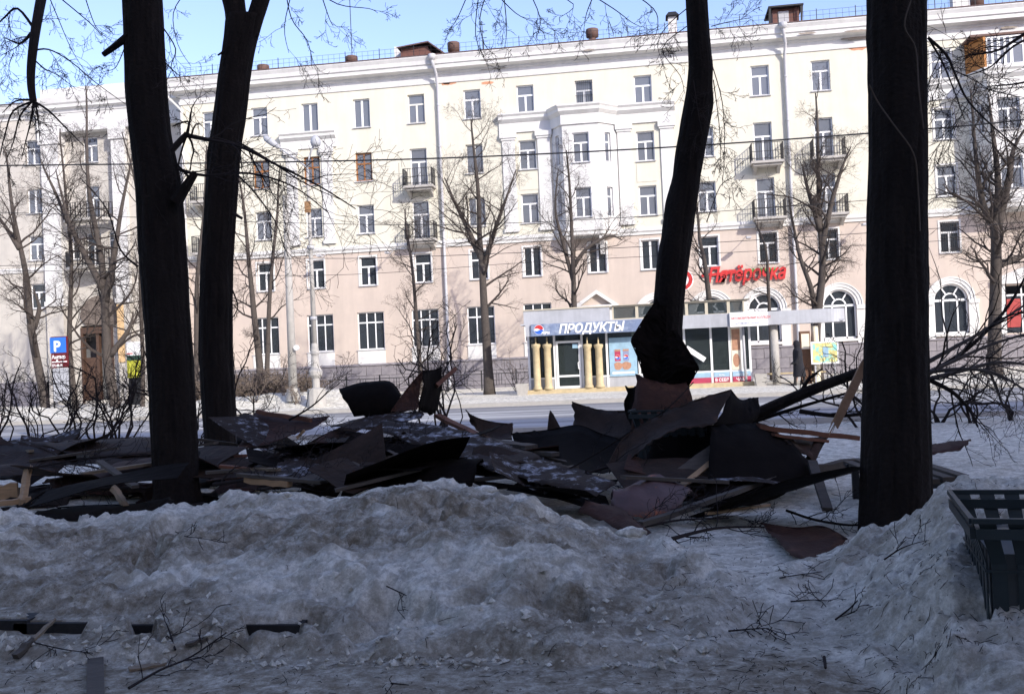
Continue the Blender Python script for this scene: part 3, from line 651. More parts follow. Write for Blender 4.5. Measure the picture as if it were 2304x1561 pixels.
# ================================================================== ground
def snow_mat(name, dirt_attr=True):
    m = bpy.data.materials.new(name); m.use_nodes = True; MATS[name] = m
    n, l = m.node_tree.nodes, m.node_tree.links; b = n['Principled BSDF']; b.inputs['Roughness'].default_value = .75; b.inputs['Specular IOR Level'].default_value = .25
    tc = n.new('ShaderNodeTexCoord')
    def noise(sc, det=8, ro=.65):
        q = n.new('ShaderNodeTexNoise'); q.inputs['Scale'].default_value = sc; q.inputs['Detail'].default_value = det; q.inputs['Roughness'].default_value = ro; l.new(tc.outputs['Object'], q.inputs['Vector']); return q.outputs['Fac']
    def ramp(f, a, c):
        q = n.new('ShaderNodeMapRange'); q.inputs[1].default_value = a; q.inputs[2].default_value = c; l.new(f, q.inputs[0]); return q.outputs[0]
    def mix(f, A, B):
        q = n.new('ShaderNodeMix'); q.data_type = 'RGBA'; l.new(f, q.inputs['Factor'])
        for s_, v in (('A', A), ('B', B)):
            if isinstance(v, tuple): q.inputs[s_].default_value = (*v, 1)
            else: l.new(v, q.inputs[s_])
        return q.outputs['Result']
    def mul(a, c):
        q = n.new('ShaderNodeMath'); q.operation = 'MULTIPLY'; l.new(a, q.inputs[0])
        if isinstance(c, float): q.inputs[1].default_value = c
        else: l.new(c, q.inputs[1])
        return q.outputs[0]
    c = mix(ramp(noise(7, 12, .8), .43, .56), (.93, .89, .78), (.52, .485, .40)); c = mix(mul(ramp(noise(30, 8, .8), .48, .62), .55), c, (.33, .30, .24))
    if dirt_attr:
        at = n.new('ShaderNodeAttribute'); at.attribute_name = 'dirt'
        c = mix(mul(at.outputs['Fac'], ramp(noise(9, 12, .8), .30, .58)), c, (.20, .165, .115))
        c = mix(mul(ramp(noise(26, 10, .8), .56, .68), mul(at.outputs['Fac'], .9)), c, (.06, .05, .04))
    else: c = mix(mul(ramp(noise(.6, 10, .7), .52, .7), .7), c, (.26, .24, .22))
    c = mix(ramp(noise(46, 6, .75), .64, .68), c, (.06, .05, .04))
    l.new(c, b.inputs['Base Color'])
    bp = n.new('ShaderNodeBump'); bp.inputs['Strength'].default_value = 1.0; bp.inputs['Distance'].default_value = .03
    l.new(noise(22, 10, .8), bp.inputs['Height']); l.new(bp.outputs[0], b.inputs['Normal'])
    return m
snow_near = snow_mat('dirty_crusted_snow'); snow_far = snow_mat('trodden_snow', False)
dirtm = mat('frozen_ground', (.10, .09, .08), .9, .2)
MB().add([(-1500,-1500,-.30),(1500,-1500,-.30),(1500,1500,-.30),(-1500,1500,-.30)], [(0,1,2,3)])
struct('ground', MB().add([(-1500,-1500,-.30),(1500,-1500,-.30),(1500,1500,-.30),(-1500,1500,-.30)], [(0,1,2,3)]), snow_far)
# crest of the ploughed snow bank: (px, py, distance), toe distance
_cr = [(-400,1130,8.2,4.9),(-150,1140,8.0,4.8),(0,1150,7.8,4.75),(130,1185,7.5,4.75),(250,1170,7.4,4.75),(400,1140,7.5,4.75),(600,1122,7.5,4.75),(760,1108,7.5,4.75),(1000,1098,7.5,4.7),(1110,1100,7.4,4.7),(1250,1150,7.1,4.7),(1400,1222,6.6,4.75),(1500,1247,6.2,4.8),(1600,1295,5.8,4.9),(1690,1345,5.6,5.0),(1770,1300,6.0,4.9),(1850,1275,6.4,4.75),(1935,1232,6.55,4.6),(2040,1172,6.6,3.9),(2130,1097,6.6,3.1),(2280,1090,6.6,2.9),(2500,1090,6.6,2.9)]
_cw = [(W(p, q, Y), t) for p, q, Y, t in _cr]
CXs = np.array([w.x/w.y for w, t in _cw]); CYs = np.array([w.y for w, t in _cw]); CZs = np.maximum(0.03, np.array([w.z for w, t in _cw])); CTs = np.array([t for w, t in _cw])
o_ = np.argsort(CXs); CXs, CYs, CZs, CTs = CXs[o_], CYs[o_], CZs[o_], CTs[o_]
KERBS = [(-80, 60, 1398), (45, 190, 1404), (288, 352, 1408), (548, 672, 1408)]
KYn = 5.15
_kb = [(ray(a, q).x, ray(b, q).x, CAMZ+ray((a+b)/2, q-7).z*KYn, CAMZ+ray((a+b)/2, q+11).z*KYn) for a, b, q in KERBS]
def H(x, y, fine=True):
    x = np.asarray(x, float); y = np.asarray(y, float)
    # lateral lookup along the line of sight, so that the crest keeps its place between the picture's columns
    u_ = x/np.maximum(y, 2.5); cy_, cz_, ct_ = np.interp(u_, CXs, CYs), np.interp(u_, CXs, CZs), np.interp(u_, CXs, CTs)
    wob = .30*fbm(x, y*0+3.3, 1.0, 4, 5)+.1*fbm(x, y*0+1.7, 4, 3, 6)
    ct_ = ct_+wob
    t = (y-ct_)/(cy_-ct_)
    up = np.clip(t, 0, 1); up = np.where(up < .18, up*.9, .162+(up-.18)*(1-.162)/.82); up = 1-(1-up)**1.55; up = .14*np.clip((t+.01)/.03, 0, 1)+.86*up
    # a small ledge in front of the kerb
    led = np.clip((t-.10)/.04, 0, 1)*(1-np.clip((t-.24)/.05, 0, 1))
    dn = np.clip((y-cy_)/1.0, 0, 1); dn = dn*dn*(3-2*dn)
    body = cz_*up*(1-dn)
    amt = np.clip(body/.15, 0, 1)
    base = .03*fbm(x, y, .35, 3, 11)
    z = body+base*np.clip((y-3)/3, 0, 1)
    if fine:
        rd = 1-2*np.abs(fbm(x+.3*fbm(x,y,2,2,8), y, 2.6, 4, 33)); z = z+amt*(.12*fbm(x, y, 1.6, 3, 21)+.075*fbm(x, y, 5, 4, 31, .6)+.035*(rd-.6)-.05*led)
        z = z+(.010+.022*amt)*fbm(x, y, 13, 4, 41, .62)+(.012*np.clip((y-4.6)*2, .35, 1))*fbm(x, y, 4, 3, 51)
        tq = 7*(fbm(x+.15*fbm(x,y,4,2,9), y*1.3, 2.2, 4, 35)+.5); tf = tq-np.floor(tq); z = z+amt*.20*((np.floor(tq)+np.clip(tf*3.2, 0, 1))/7-tq/7)
        pit = fbm(x, y, 3.1, 2, 61); z = z-amt*np.clip((pit-.28)*1.3, 0, .12)
    u2 = u_+.004*vnoise(x, y, 9, 3)
    for a, b, zt, zb in _kb:
        m = (u2 > a) & (u2 < b); f_ = m & (y > KYn-.30) & (y < KYn); z = np.where(f_, np.minimum(z, zb-.01+.02*vnoise(x, y, 8, 4)+.15*np.clip((KYn-.12-y)/.18, 0, 1)*0), z)
        k_ = m & (y >= KYn) & (y < KYn+.25); z = np.where(k_, np.minimum(np.maximum(z, zt+.004), zt+.03+.5*(y-KYn)), z)
    return z
def HIT(px, py, y0=3.2, y1=16.):
    # first point of the snow surface seen along a pixel's direction
    d = ray(px, py); ys_ = np.arange(y0, y1, .02); h_ = H(d.x*ys_, ys_); r_ = CAMZ+d.z*ys_; k = np.argmax(h_ >= r_); y = ys_[k] if (h_ >= r_).any() else y1
    return Vector((d.x*y, y, hz(d.x*y, y)))
def hz(x, y): return float(H(np.array([x]), np.array([y]))[0])
def grid_obj(name, xs, ys, zf, m, dirt=None):
    X, Y = np.meshgrid(xs, ys); Z = zf(X, Y); nx, ny = len(xs), len(ys)
    co = np.stack([X, Y, Z], -1).reshape(-1, 3)
    i = np.arange(nx*ny).reshape(ny, nx)
    q = np.stack([i[:-1,:-1], i[:-1,1:], i[1:,1:], i[1:,:-1]], -1).reshape(-1, 4)
    me = bpy.data.meshes.new(name); me.vertices.add(len(co)); me.vertices.foreach_set('co', co.ravel())
    me.loops.add(q.size); me.loops.foreach_set('vertex_index', q.ravel().astype(np.int32))
    me.polygons.add(len(q)); me.polygons.foreach_set('loop_start', np.arange(0, q.size, 4, dtype=np.int32)); me.polygons.foreach_set('loop_total', np.full(len(q), 4, np.int32))
    me.update(calc_edges=True); me.polygons.foreach_set('use_smooth', np.ones(len(q), bool)); me.materials.append(m)
    if dirt is not None:
        a = me.attributes.new('dirt', 'FLOAT', 'POINT'); a.data.foreach_set('value', dirt(X, Y, Z).ravel().astype(np.float32))
    return put(name, me)
def dirt(X, Y, Z):
    u_ = X/np.maximum(Y, 2.5); cy_, ct_ = np.interp(u_, CXs, CYs), np.interp(u_, CXs, CTs)
    t = (Y-ct_)/(cy_-ct_); front = np.clip((t+.1)/.15, 0, 1)*np.clip((1.0-t)/.12, 0, 1)
    leftpart = np.clip((.4-X)/1.0, 0, 1)*.7+.3
    big = np.clip(fbm(X, Y*1.6, 1.1, 4, 71)*2.6+.36, 0, 1); hi = np.clip((t-.62)/.15, 0, 1)*np.clip((.97-t)/.06, 0, 1)*np.clip(.55+1.6*fbm(X, Y, .7, 3, 77), 0, 1)
    path = np.clip((ct_-Y)/.25, 0, 1)
    return np.clip(front*big*1.2*leftpart+hi*leftpart*1.2+path*1.0+.12, 0, 1)
xs = np.concatenate([np.linspace(-60,-9,40), np.linspace(-8.9,-6.3,60)[1:], np.arange(-6.25,4.2,.024), np.linspace(4.25,7,50), np.linspace(7.2,60,40)])
ys = np.concatenate([np.linspace(-22.5,2.2,24), np.linspace(2.3,3.4,20), np.arange(3.45,8.8,.024), np.linspace(8.85,13,70), np.linspace(13.1,20.6,50)])
tag(grid_obj('snow_bank', xs, ys, H, snow_near, dirt), kind='structure')
# road
def road_mat():
    m = mat('snowy_asphalt', (.17,.17,.18), .8, .2, 6, .2, 60)
    n, l = m.node_tree.nodes, m.node_tree.links; b = n['Principled BSDF']; old = b.inputs['Base Color'].links[0].from_socket
    tc = n.new('ShaderNodeTexCoord'); mp = n.new('ShaderNodeMapping'); mp.inputs['Scale'].default_value = (.05, .9, 1); l.new(tc.outputs['Object'], mp.inputs[0])
    nz = n.new('ShaderNodeTexNoise'); nz.inputs['Scale'].default_value = 1.3; nz.inputs['Detail'].default_value = 8; nz.inputs['Roughness'].default_value = .7; l.new(mp.outputs[0], nz.inputs[0])
    r = n.new('ShaderNodeMapRange'); r.inputs[1].default_value = .42; r.inputs[2].default_value = .64; l.new(nz.outputs['Fac'], r.inputs[0])
    sep = n.new('ShaderNodeSeparateXYZ'); l.new(tc.outputs['Object'], sep.inputs[0])
    r2 = n.new('ShaderNodeMapRange'); r2.inputs[1].default_value = 32.6; r2.inputs[2].default_value = 30.4; r2.inputs[3].default_value = .12; l.new(sep.outputs[1], r2.inputs[0])
    mu = n.new('ShaderNodeMath'); mu.operation = 'MULTIPLY'; l.new(r.outputs[0], mu.inputs[0]); l.new(r2.outputs[0], mu.inputs[1])
    mx = n.new('ShaderNodeMix'); mx.data_type = 'RGBA'; l.new(mu.outputs[0], mx.inputs['Factor']); l.new(old, mx.inputs['A']); mx.inputs['B'].default_value = (.52, .52, .52, 1); l.new(mx.outputs['Result'], b.inputs['Base Color'])
    return m
KY = 33.4
struct('road', MB().add([(-300,20.2,-.02),(300,20.2,-.02),(300,KY+.1,-.02),(-300,KY+.1,-.02)], [(0,1,2,3)]), road_mat())
struct('kerb', MB().box(-300, 300, KY, KY+.22, -.1, .12), concrete)
struct('near_kerb', MB().box(-300, 300, 20.15, 20.35, -.1, .10), concrete)
def HF(x, y):
    k = np.clip((y-KY-.3)/.3, 0, 1); left = np.clip((-8-x)/3, 0, 1)
    hump = left*np.clip(1-np.abs(y-37.2)/2.2, 0, 1)*(.42+.5*fbm(x, y, .35, 3, 91))
    return .095+.03*k*fbm(x, y, .8, 4, 81)+.03*k+np.maximum(hump, 0)*k
tag(grid_obj('pavement', np.concatenate([np.linspace(-300,-46,30), np.arange(-45,30,.25), np.linspace(31,300,30)]), np.concatenate([np.arange(KY+.21,42,.15), np.linspace(42.2,FY+3,60)]), HF, snow_far), kind='structure')
def hf(x, y): return float(HF(np.array([x]), np.array([y]))[0])
# ------------------------------------------------------------------ unseen building behind the camera, placed and whitened to set shade and fill light
sh = thing('shading_block', 'tall plain unseen block behind the viewer, placed to shade the near verge', 'building', (10, -22, 0))
mb = MB(); hs = [(4+i*3.6, 5.2+i*3.6, 2.0+3.2*j, 3.7+3.2*j) for i in range(49) for j in range(9)]
wallpanel(mb, (110, -22), (-75, -22), -.25, 32.2, hs, .3); mb.box(-75, 110, -34, -22.6, -.25, 32.2); mb.build('wall', white, sh)
MB().box(-76, 111, -34, -21.4, 32.202, 32.9).build('cornice', white, sh)
# ================================================================== trees
def wobble(rng, a): return Vector((rng.gauss(0,a), rng.gauss(0,a), rng.gauss(0,a)))
def grow(mb, rng, p, d, L, r, lev, cfg):
    n = cfg['seg'][lev]; pts = [p.copy()]; rr = [r]; d = d.normalized(); q = p.copy()
    tip = cfg.get('tip', .35)
    for i in range(n):
        d = (d+wobble(rng, cfg['wob'][lev])+Vector((0,0,cfg['grav'][lev]))).normalized()
        q = q+d*(L/n); pts.append(q.copy()); rr.append(max(cfg.get('rmin', .003), r*(1-(1-tip)*(i+1)/n)))
    mb.tube(pts, rr, cfg['sides'][lev], False)
    if lev+1 < len(cfg['seg']):
        k = cfg['kids'][lev]; k = max(1, int(k*(.7+.6*rng.random())))
        for j in range(k):
            f = cfg['from'][lev]+(1-cfg['from'][lev])*(j+rng.random())/k; f = min(f, .999); i = int(f*n); u = f*n-i
            b = pts[i].lerp(pts[min(i+1, n)], u); ax = (pts[min(i+1, n)]-pts[i]).normalized()
            sd_ = ax.cross(wobble(rng, 1)).normalized()
            ang = R(cfg['ang'][lev]*(.7+.6*rng.random())); nd = ax*math.cos(ang)+sd_*math.sin(ang)
            grow(mb, rng, b, nd, L*cfg['len'][lev]*(1.15-.6*f)*(.7+.6*rng.random()), max(cfg.get('rmin', .003), rr[i]*cfg['rad'][lev]), lev+1, cfg)
TWIGGY = dict(seg=[7,5,4,3], wob=[.16,.22,.28,.3], grav=[.06,.04,.03,.0], sides=[5,4,3,3], kids=[7,6,4], ang=[48,50,50], len=[.6,.6,.6], rad=[.5,.5,.55], **{'from':[.22,.2,.15]}, rmin=.0029, tip=.25)
def path_pts(path, Y): return [W(p[0], p[1], Y) for p in path]
def smooth_path(pts, k=4):
    out = []
    for i in range(len(pts)-1):
        p0, p1, p2, p3 = pts[max(i-1,0)], pts[i], pts[i+1], pts[min(i+2,len(pts)-1)]
        for j in range(k):
            t = j/k; out.append(.5*((2*p1)+(p2-p0)*t+(2*p0-5*p1+4*p2-p3)*t*t+(3*p1-p0-3*p2+p3)*t**3))
    return out+[pts[-1]]
def far_tree(paths, Y, r0, label, seed, limbs=14, ll=2.6, ground=None, lo=.3, cfg=TWIGGY, tw=twig_m, bk=bark_far, group='bare young street trees across the road', top_r=.03):
    rng = random.Random(seed)
    gx = W(paths[0][0][0], paths[0][0][1], Y); gz = hf(gx.x, Y)-.03
    root = thing('street_tree', label, 'tree', (gx.x, Y, gz), group)
    cr = MB()
    for k, path in enumerate(paths):
        pts = path_pts(path, Y); 
        if k == 0: pts = [Vector((pts[0].x, Y, gz))]+[p for p in pts if p.z > gz+.2]
        pts = smooth_path(pts, 4); n = len(pts)
        for i in range(n): pts[i] = pts[i]+Vector((0, .25*math.sin(i*.45+k*2), 0))*(i/n)
        rb = r0*.86 if k == 0 else r0*.52
        rad = [rb*(1.25-.25*min(1, i/3))*(1-i/(n-1))+top_r*(i/(n-1)) for i in range(n)] if k == 0 else [rb*(1-i/(n-1))+top_r*.8*(i/(n-1)) for i in range(n)]
        MB().tube(pts, rad, 9).build('trunk' if k == 0 else 'limb', bk, root, True)
        m = limbs if k == 0 else max(3, limbs//2)
        for j in range(m):
            f = (lo if k == 0 else .15)+(1-(lo if k == 0 else .15))*(j+rng.random()*.8)/m; f = min(f, .99); i = int(f*(n-1))
            a = rng.random()*2*math.pi; e = .25+.75*f+rng.gauss(0, .15)
            d = Vector((math.cos(a), math.sin(a)*.8, e)); L = ll*(1.15-.75*f)*(.65+.7*rng.random())
            grow(cr, rng, pts[i], d, L, max(.018, rad[i]*.42), 0, cfg)
    cr.build('crown', tw, root)
    return root
far_tree([[(100,905),(88,830),(72,735),(60,650),(45,560),(35,480),(18,380),(0,330)], [(75,740),(90,690),(80,650)], [(45,560),(20,520),(-20,470)]], 44, .30, 'crooked grey street tree with a stub, furthest left across the road', 1, 12)
far_tree([[(168,905),(158,800),(160,700),(158,600),(150,480),(148,380),(135,290)], [(152,500),(120,420),(95,360)]], 45, .20, 'slim straight street tree beside the blue parking sign', 2, 18, 2.8)
far_tree([[(258,905),(245,830),(240,720),(230,620),(215,520),(205,430),(195,300),(187,190)], [(232,650),(175,540),(150,470),(120,380)], [(238,680),(260,560),(275,440),(300,330)], [(248,800),(285,745),(300,700)]], 44.5, .34, 'thick many-limbed street tree in front of the arched portal', 3, 16, 3.0)
far_tree([[(320,900),(322,800),(318,640),(312,520),(300,400),(280,300)]], 45.5, .16, 'thin street tree just left of the first black trunk', 4, 16, 2.6)
far_tree([[(438,900),(443,780),(445,640),(452,520),(460,420),(470,330)]], 45.5, .20, 'street tree seen between the two black trunks at left', 5, 16, 2.4)
far_tree([[(588,905),(585,840),(576,740),(568,650),(555,560),(545,450),(538,380)], [(600,850),(605,720),(612,610),(620,500),(625,430),(635,370)]], 45, .24, 'twin-stemmed street tree left of the concrete pole', 6, 15, 2.3)
far_tree([[(945,870),(945,820),(938,720),(930,640),(922,570),(916,510),(912,470)]], 46, .16, 'short thin street tree under the balconies', 7, 16, 2.1)
far_tree([[(1101,882),(1096,800),(1090,700),(1085,600),(1078,530),(1075,430),(1068,340),(1060,270)], [(1085,610),(1110,530),(1135,460),(1160,380)], [(1082,580),(1050,510),(1020,450),(1000,400)]], 43, .27, 'dark street tree with a spreading crown left of the kiosk', 8, 18, 2.7)
far_tree([[(1300,880),(1296,780),(1292,690),(1290,600),(1285,500),(1280,400),(1275,340)], [(1292,640),(1265,540),(1250,470),(1255,380)], [(1291,600),(1320,560),(1370,530),(1400,540)]], 48, .22, 'street tree rising behind the kiosk in front of the bay', 9, 16, 2.5)
far_tree([[(1612,880),(1605,760),(1594,660),(1585,590),(1575,540),(1570,480),(1560,430)]], 47, .20, 'street tree behind the kiosk right of the leaning trunk', 10, 12, 2.0)
far_tree([[(1740,880),(1735,760),(1728,640),(1722,560),(1700,500)]], 48, .14, 'thin sapling in front of the red shop lettering', 11, 8, 1.5)
far_tree([[(1842,880),(1836,760),(1842,690),(1850,600),(1846,500),(1842,400),(1838,300),(1835,210)], [(1838,720),(1825,650),(1800,580),(1785,500),(1775,440)], [(1848,560),(1870,460),(1895,380),(1915,330)], [(1846,520),(1820,430),(1805,370)]], 44, .27, 'forked street tree behind the right end of the bus shelter', 12, 18, 2.3)
far_tree([[(2240,890),(2238,780),(2240,640),(2238,520),(2225,490),(2205,420),(2190,330),(2183,200)], [(2240,530),(2245,420),(2232,300),(2228,210)], [(2243,520),(2270,400),(2285,330),(2330,260)], [(2240,600),(2290,580),(2340,570)]], 43, .36, 'large forked street tree at the far right beyond the black trunk', 13, 18, 3.0)
# ------------------------------------------------------------------ near trunks with ridged bark
def near_trunk(root, name, edges, Y, extra_top=None, n=40, seed=0, knots=()):
    """edges: (y, xl, xr) rows of the photo, from the base upwards"""
    rng = random.Random(seed); cs, rs = [], []
    for y, xl, xr in edges:
        a, b = W(xl, y, Y), W(xr, y, Y); cs.append((a+b)/2); rs.append((b-a).length/2)
    if extra_top:
        for dz, dx, f in extra_top: cs.append(cs[-1]+Vector((dx, 0, dz))); rs.append(rs[-1]*f)
    L = [0]
    for i in range(1, len(cs)): L.append(L[-1]+(cs[i]-cs[i-1]).length)
    k = max(30, int(L[-1]/.045)); t = np.linspace(0, L[-1], k)
    C = np.stack([np.interp(t, L, [c[j] for c in cs]) for j in range(3)], 1); rad = np.interp(t, L, rs)
    for _ in range(3): C[1:-1] = (C[:-2]+2*C[1:-1]+C[2:])/4; rad[1:-1] = (rad[:-2]+2*rad[1:-1]+rad[2:])/4
    th = np.linspace(0, 2*np.pi, n, endpoint=False)
    T, TH = np.meshgrid(t, th, indexing='ij')
    ridge = np.abs(fbm(TH*6/(2*np.pi)*2.2, T*.8, 1.5, 3, seed))*.0
    rg = .055*fbm(np.cos(TH)*2.2+seed*3, np.sin(TH)*2.2+T*.25, 2.4, 4, seed+7)+.05*fbm(np.cos(TH)*1.1+T*.9, np.sin(TH)*1.1+T*.7, 1.2, 2, seed+3)
    fur = fbm(TH*20/(2*np.pi)+.9*fbm(TH*0+seed, T, 1.1, 2, seed), T*.9, 1.0, 3, seed+50); fur = np.where(TH > 6.0, fur*0, fur); rg = rg-.055*np.clip(.16-np.abs(fur), 0, .16)/.16+.02*fbm(TH*9, T*5, 1.0, 2, seed+70)
    for kt, ka, kr, kh in knots: rg = rg+kh*np.exp(-(((T-kt)/kr)**2+((np.angle(np.exp(1j*(TH-ka))))/.5)**2))
    RR = rad[:,None]*(1+rg)
    X = C[:,0:1]+RR*np.cos(TH); Yv = C[:,1:2]+RR*np.sin(TH); Z = np.repeat(C[:,2:3], n, 1)
    mb = MB(); mb.v = [tuple(v) for v in np.stack([X, Yv, Z], -1).reshape(-1, 3)]
    for i in range(k-1):
        for j in range(n):
            j2 = (j+1) % n; mb.f.append((i*n+j, i*n+j2, (i+1)*n+j2, (i+1)*n+j))
    mb.f.append(tuple((k-1)*n+j for j in range(n)))
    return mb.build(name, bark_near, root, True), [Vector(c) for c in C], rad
NG = 'big black trunks on the near verge'
HANG = dict(seg=[9,6,4,3], wob=[.14,.2,.25,.3], grav=[-.10,-.10,-.06,0], sides=[6,4,3,3], kids=[8,6,4], ang=[42,45,45], len=[.5,.5,.5], rad=[.5,.55,.6], **{'from':[.15,.15,.15]}, rmin=.0022, tip=.25)
def near_tree(label, edges, Y, top, seed, group=NG, knots=()):
    b = W((edges[0][1]+edges[0][2])/2, edges[0][0], Y)
    root = thing('lime_tree', label, 'tree', (b.x, Y, b.z), group)
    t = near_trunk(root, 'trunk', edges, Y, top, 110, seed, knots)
    return root, t
class ML(list):                                          # several branches of one tree, each a mesh of its own
    def tube(s, *a): s.append(MB().tube(*a))
    def build(s, name, m, parent): return [q.build(name, m, parent) for q in s]
def twig_path(mb, path, Y, r0, r1, rng, cfg=HANG, kids=6, L=.5, n=6):
    if isinstance(mb, ML): mb.append(MB()); mb = mb[-1]
    pts = smooth_path([W(p[0], p[1], Y+(p[2] if len(p) > 2 else 0)) for p in path], 4); k = len(pts)
    rad = [r0+(r1-r0)*i/(k-1) for i in range(k)]
    mb.tube(pts, rad, n)
    for j in range(kids):
        i = int((.15+.85*(j+rng.random())/kids)*(k-1)); i = min(i, k-2); ax = (pts[i+1]-pts[i]).normalized()
        sd_ = ax.cross(wobble(rng, 1)).normalized(); d = ax*.6+sd_*.8
        grow(mb, rng, pts[i], d, L*(.6+.8*rng.random()), max(.0025, rad[i]*.45), 1, cfg)
    return pts
rg = random.Random(77)
# 1: left trunk
t1, tr1 = near_tree('thick black tree trunk with two broken stubs, leftmost of the near trunks', [(1165,325,476),(1140,340,458),(1110,350,444),(1000,345,440),(800,335,430),(600,320,412),(480,314,410),(400,308,402),(300,296,380),(200,286,372),(80,283,366),(0,280,362)], 10.1, [(1.2,-.1,.95),(1.5,.1,.9),(1.5,.1,.85)], 1, knots=((2.7,.2,.35,.12),))
mb = MB(); twig_path(mb, [(290,80),(262,102),(232,124)], 9.95, .045, .028, rg, kids=0); mb.build('broken_stub', bark_near, t1)
mb = MB(); twig_path(mb, [(395,455),(415,425),(440,388)], 9.95, .075, .035, rg, kids=1, L=.3); mb.build('broken_stub', bark_near, t1)
mb = ML()
twig_path(mb, [(385,340),(420,302),(425,270),(415,300)][:2]+[(422,305),(470,315),(540,330),(620,370),(720,420),(800,470)], 9.95, .035, .006, rg, kids=14, L=.9)
twig_path(mb, [(420,302),(425,275),(405,278),(388,285)], 9.95, .015, .005, rg, kids=2, L=.2)
twig_path(mb, [(400,380),(460,395),(560,390),(660,420),(740,480)], 9.95, .02, .005, rg, kids=10, L=.8)
twig_path(mb, [(365,60),(395,110),(385,150),(400,180)], 9.95, .008, .003, rg, kids=5, L=.35)
twig_path(mb, [(285,95),(262,150),(240,160)], 9.95, .006, .003, rg, kids=2, L=.3)
twig_path(mb, [(362,130),(385,155),(405,172)], 9.95, .01, .005, rg, kids=2, L=.2)
twig_path(mb, [(310,600),(270,560),(240,470),(180,400)], 9.95, .012, .004, rg, kids=6, L=.6)
mb.build('branch', twig_dark, t1)
mb = MB()                                              # limb hanging from above the frame at the left
top = tr1[1][-6]
pts = smooth_path([top, W(250,-330,11.0), W(170,-220,10.2), W(105,-60,9.6), W(92,0,9.5), W(78,80,9.4), W(70,150,9.4), W(70,195,9.4), W(75,228,9.4)], 4)
mb.tube(pts, [.07-.035*i/(len(pts)-1) for i in range(len(pts))], 7)
for pth in ([(75,228),(30,250),(12,300),(0,350),(-15,420)], [(73,228),(45,262),(30,320),(10,370)], [(75,230),(70,270),(60,310),(48,360)], [(78,228),(85,260),(90,320)], [(76,226),(88,245)], [(72,225),(35,228),(5,255)], [(75,228),(110,250),(150,290),(190,330)]):
    twig_path(mb, pth, 9.4, .014, .004, rg, kids=4, L=.3, n=4)
twig_path(mb, [(80,70),(40,20),(10,40),(-10,60)], 9.4, .016, .006, rg, kids=4, L=.35); twig_path(mb, [(70,75),(55,92),(40,98),(10,85)], 9.4, .018, .006, rg, kids=3, L=.3)
twig_path(mb, [(72,115),(110,112),(160,140),(220,190),(290,240)], 9.4, .010, .003, rg, kids=6, L=.4); twig_path(mb, [(72,130),(100,155),(130,170),(170,200)], 9.4, .009, .003, rg, kids=5, L=.3)
mb.build('hanging_limb', twig_dark, t1)
mb = ML()
for pth in ([(140,0),(200,50),(225,75),(250,90)], [(105,-20),(130,40),(160,110),(190,160)], [(190,-10),(215,60),(240,80)], [(30,120),(20,150),(25,170)], [(420,-20),(390,30),(400,100),(430,150)], [(640,-40),(655,40),(690,90),(705,140),(720,160)], [(660,-30),(640,60),(650,120)], [(720,-20),(740,40),(750,60)], [(700,-30),(760,10),(830,20),(850,30)]):
    twig_path(mb, [(p, q-0) for p, q in pth], 10.5, .007, .0025, rg, kids=3, L=.34, n=4)
q0 = tr1[1][-3]; pts = smooth_path([q0, W(420,-200,11), W(640,-60,10.6), W(780,-40,10.5)], 4); mb.tube(pts, [.05-.035*i/(len(pts)-1) for i in range(len(pts))], 6)
pts = smooth_path([q0, W(200,-150,11), W(100,-40,10.6)], 4); mb.tube(pts, [.04-.03*i/(len(pts)-1) for i in range(len(pts))], 6)
mb.build('overhead_twigs', twig_dark, t1)
# 2: forked trunk
t2, tr2 = near_tree('black tree trunk that forks in two near the top edge', [(1080,468,540),(1000,462,532),(900,456,526),(800,450,521),(700,451,520),(600,455,522),(500,460,528),(400,467,534),(330,474,540),(260,482,550),(180,492,560),(120,501,570),(60,508,583),(40,510,588)], 14, None, 2, knots=((4.9,3.3,.2,.12),))
near_trunk(t2, 'fork_limb', [(75,512,560),(30,507,553),(0,500,549),(-80,488,540),(-200,470,520),(-400,440,485)], 14, None, 26, 5)
near_trunk(t2, 'fork_limb', [(85,535,580),(50,552,590),(20,563,600),(0,569,606),(-80,592,628),(-200,625,660),(-400,670,700)], 14, None, 26, 6)
mb = ML()
twig_path(mb, [(535,320),(580,345),(650,390),(700,420),(780,455)], 13.8, .02, .005, rg, kids=12, L=1.0); twig_path(mb, [(530,390),(570,430),(620,500),(640,560)], 13.8, .016, .005, rg, kids=10, L=.9)
twig_path(mb, [(505,115),(490,125)], 13.8, .02, .012, rg, kids=0); twig_path(mb, [(525,480),(545,492)], 13.8, .03, .02, rg, kids=0)
twig_path(mb, [(522,650),(535,690),(520,720)], 13.8, .012, .006, rg, kids=1, L=.2)
mb.build('branch', twig_dark, t2)
# 3: leaning trunk
t3, tr3 = near_tree('black leaning tree trunk wrapped in crumpled metal at its foot', [(1100,1408,1500),(1000,1425,1512),(900,1441,1522),(800,1459,1531),(720,1466,1537),(680,1469,1540),(600,1476,1551),(560,1481,1556),(480,1496,1566),(400,1512,1577),(340,1518,1588),(280,1530,1598),(200,1545,1603),(150,1550,1606),(80,1547,1597),(0,1543,1592)], 11.8, [(1.0,-.05,.95),(1.4,.1,.85),(1.2,0,.8)], 3, knots=((4.55,6.2,.16,.16),(3.4,3.2,.2,.14)))
mb = ML()
for pth in ([(1560,180),(1572,260),(1580,300),(1575,320)], [(1600,140),(1625,230),(1630,330),(1625,420)], [(1605,180),(1618,280),(1622,370)], [(1545,20),(1500,60),(1480,100),(1490,140)], [(1600,60),(1640,50),(1690,40)], [(1545,60),(1490,110),(1530,170),(1540,210)], [(1590,500),(1620,420),(1650,400)]):
    twig_path(mb, pth, 11.6, .006, .003, rg, kids=8, L=.3, n=4)
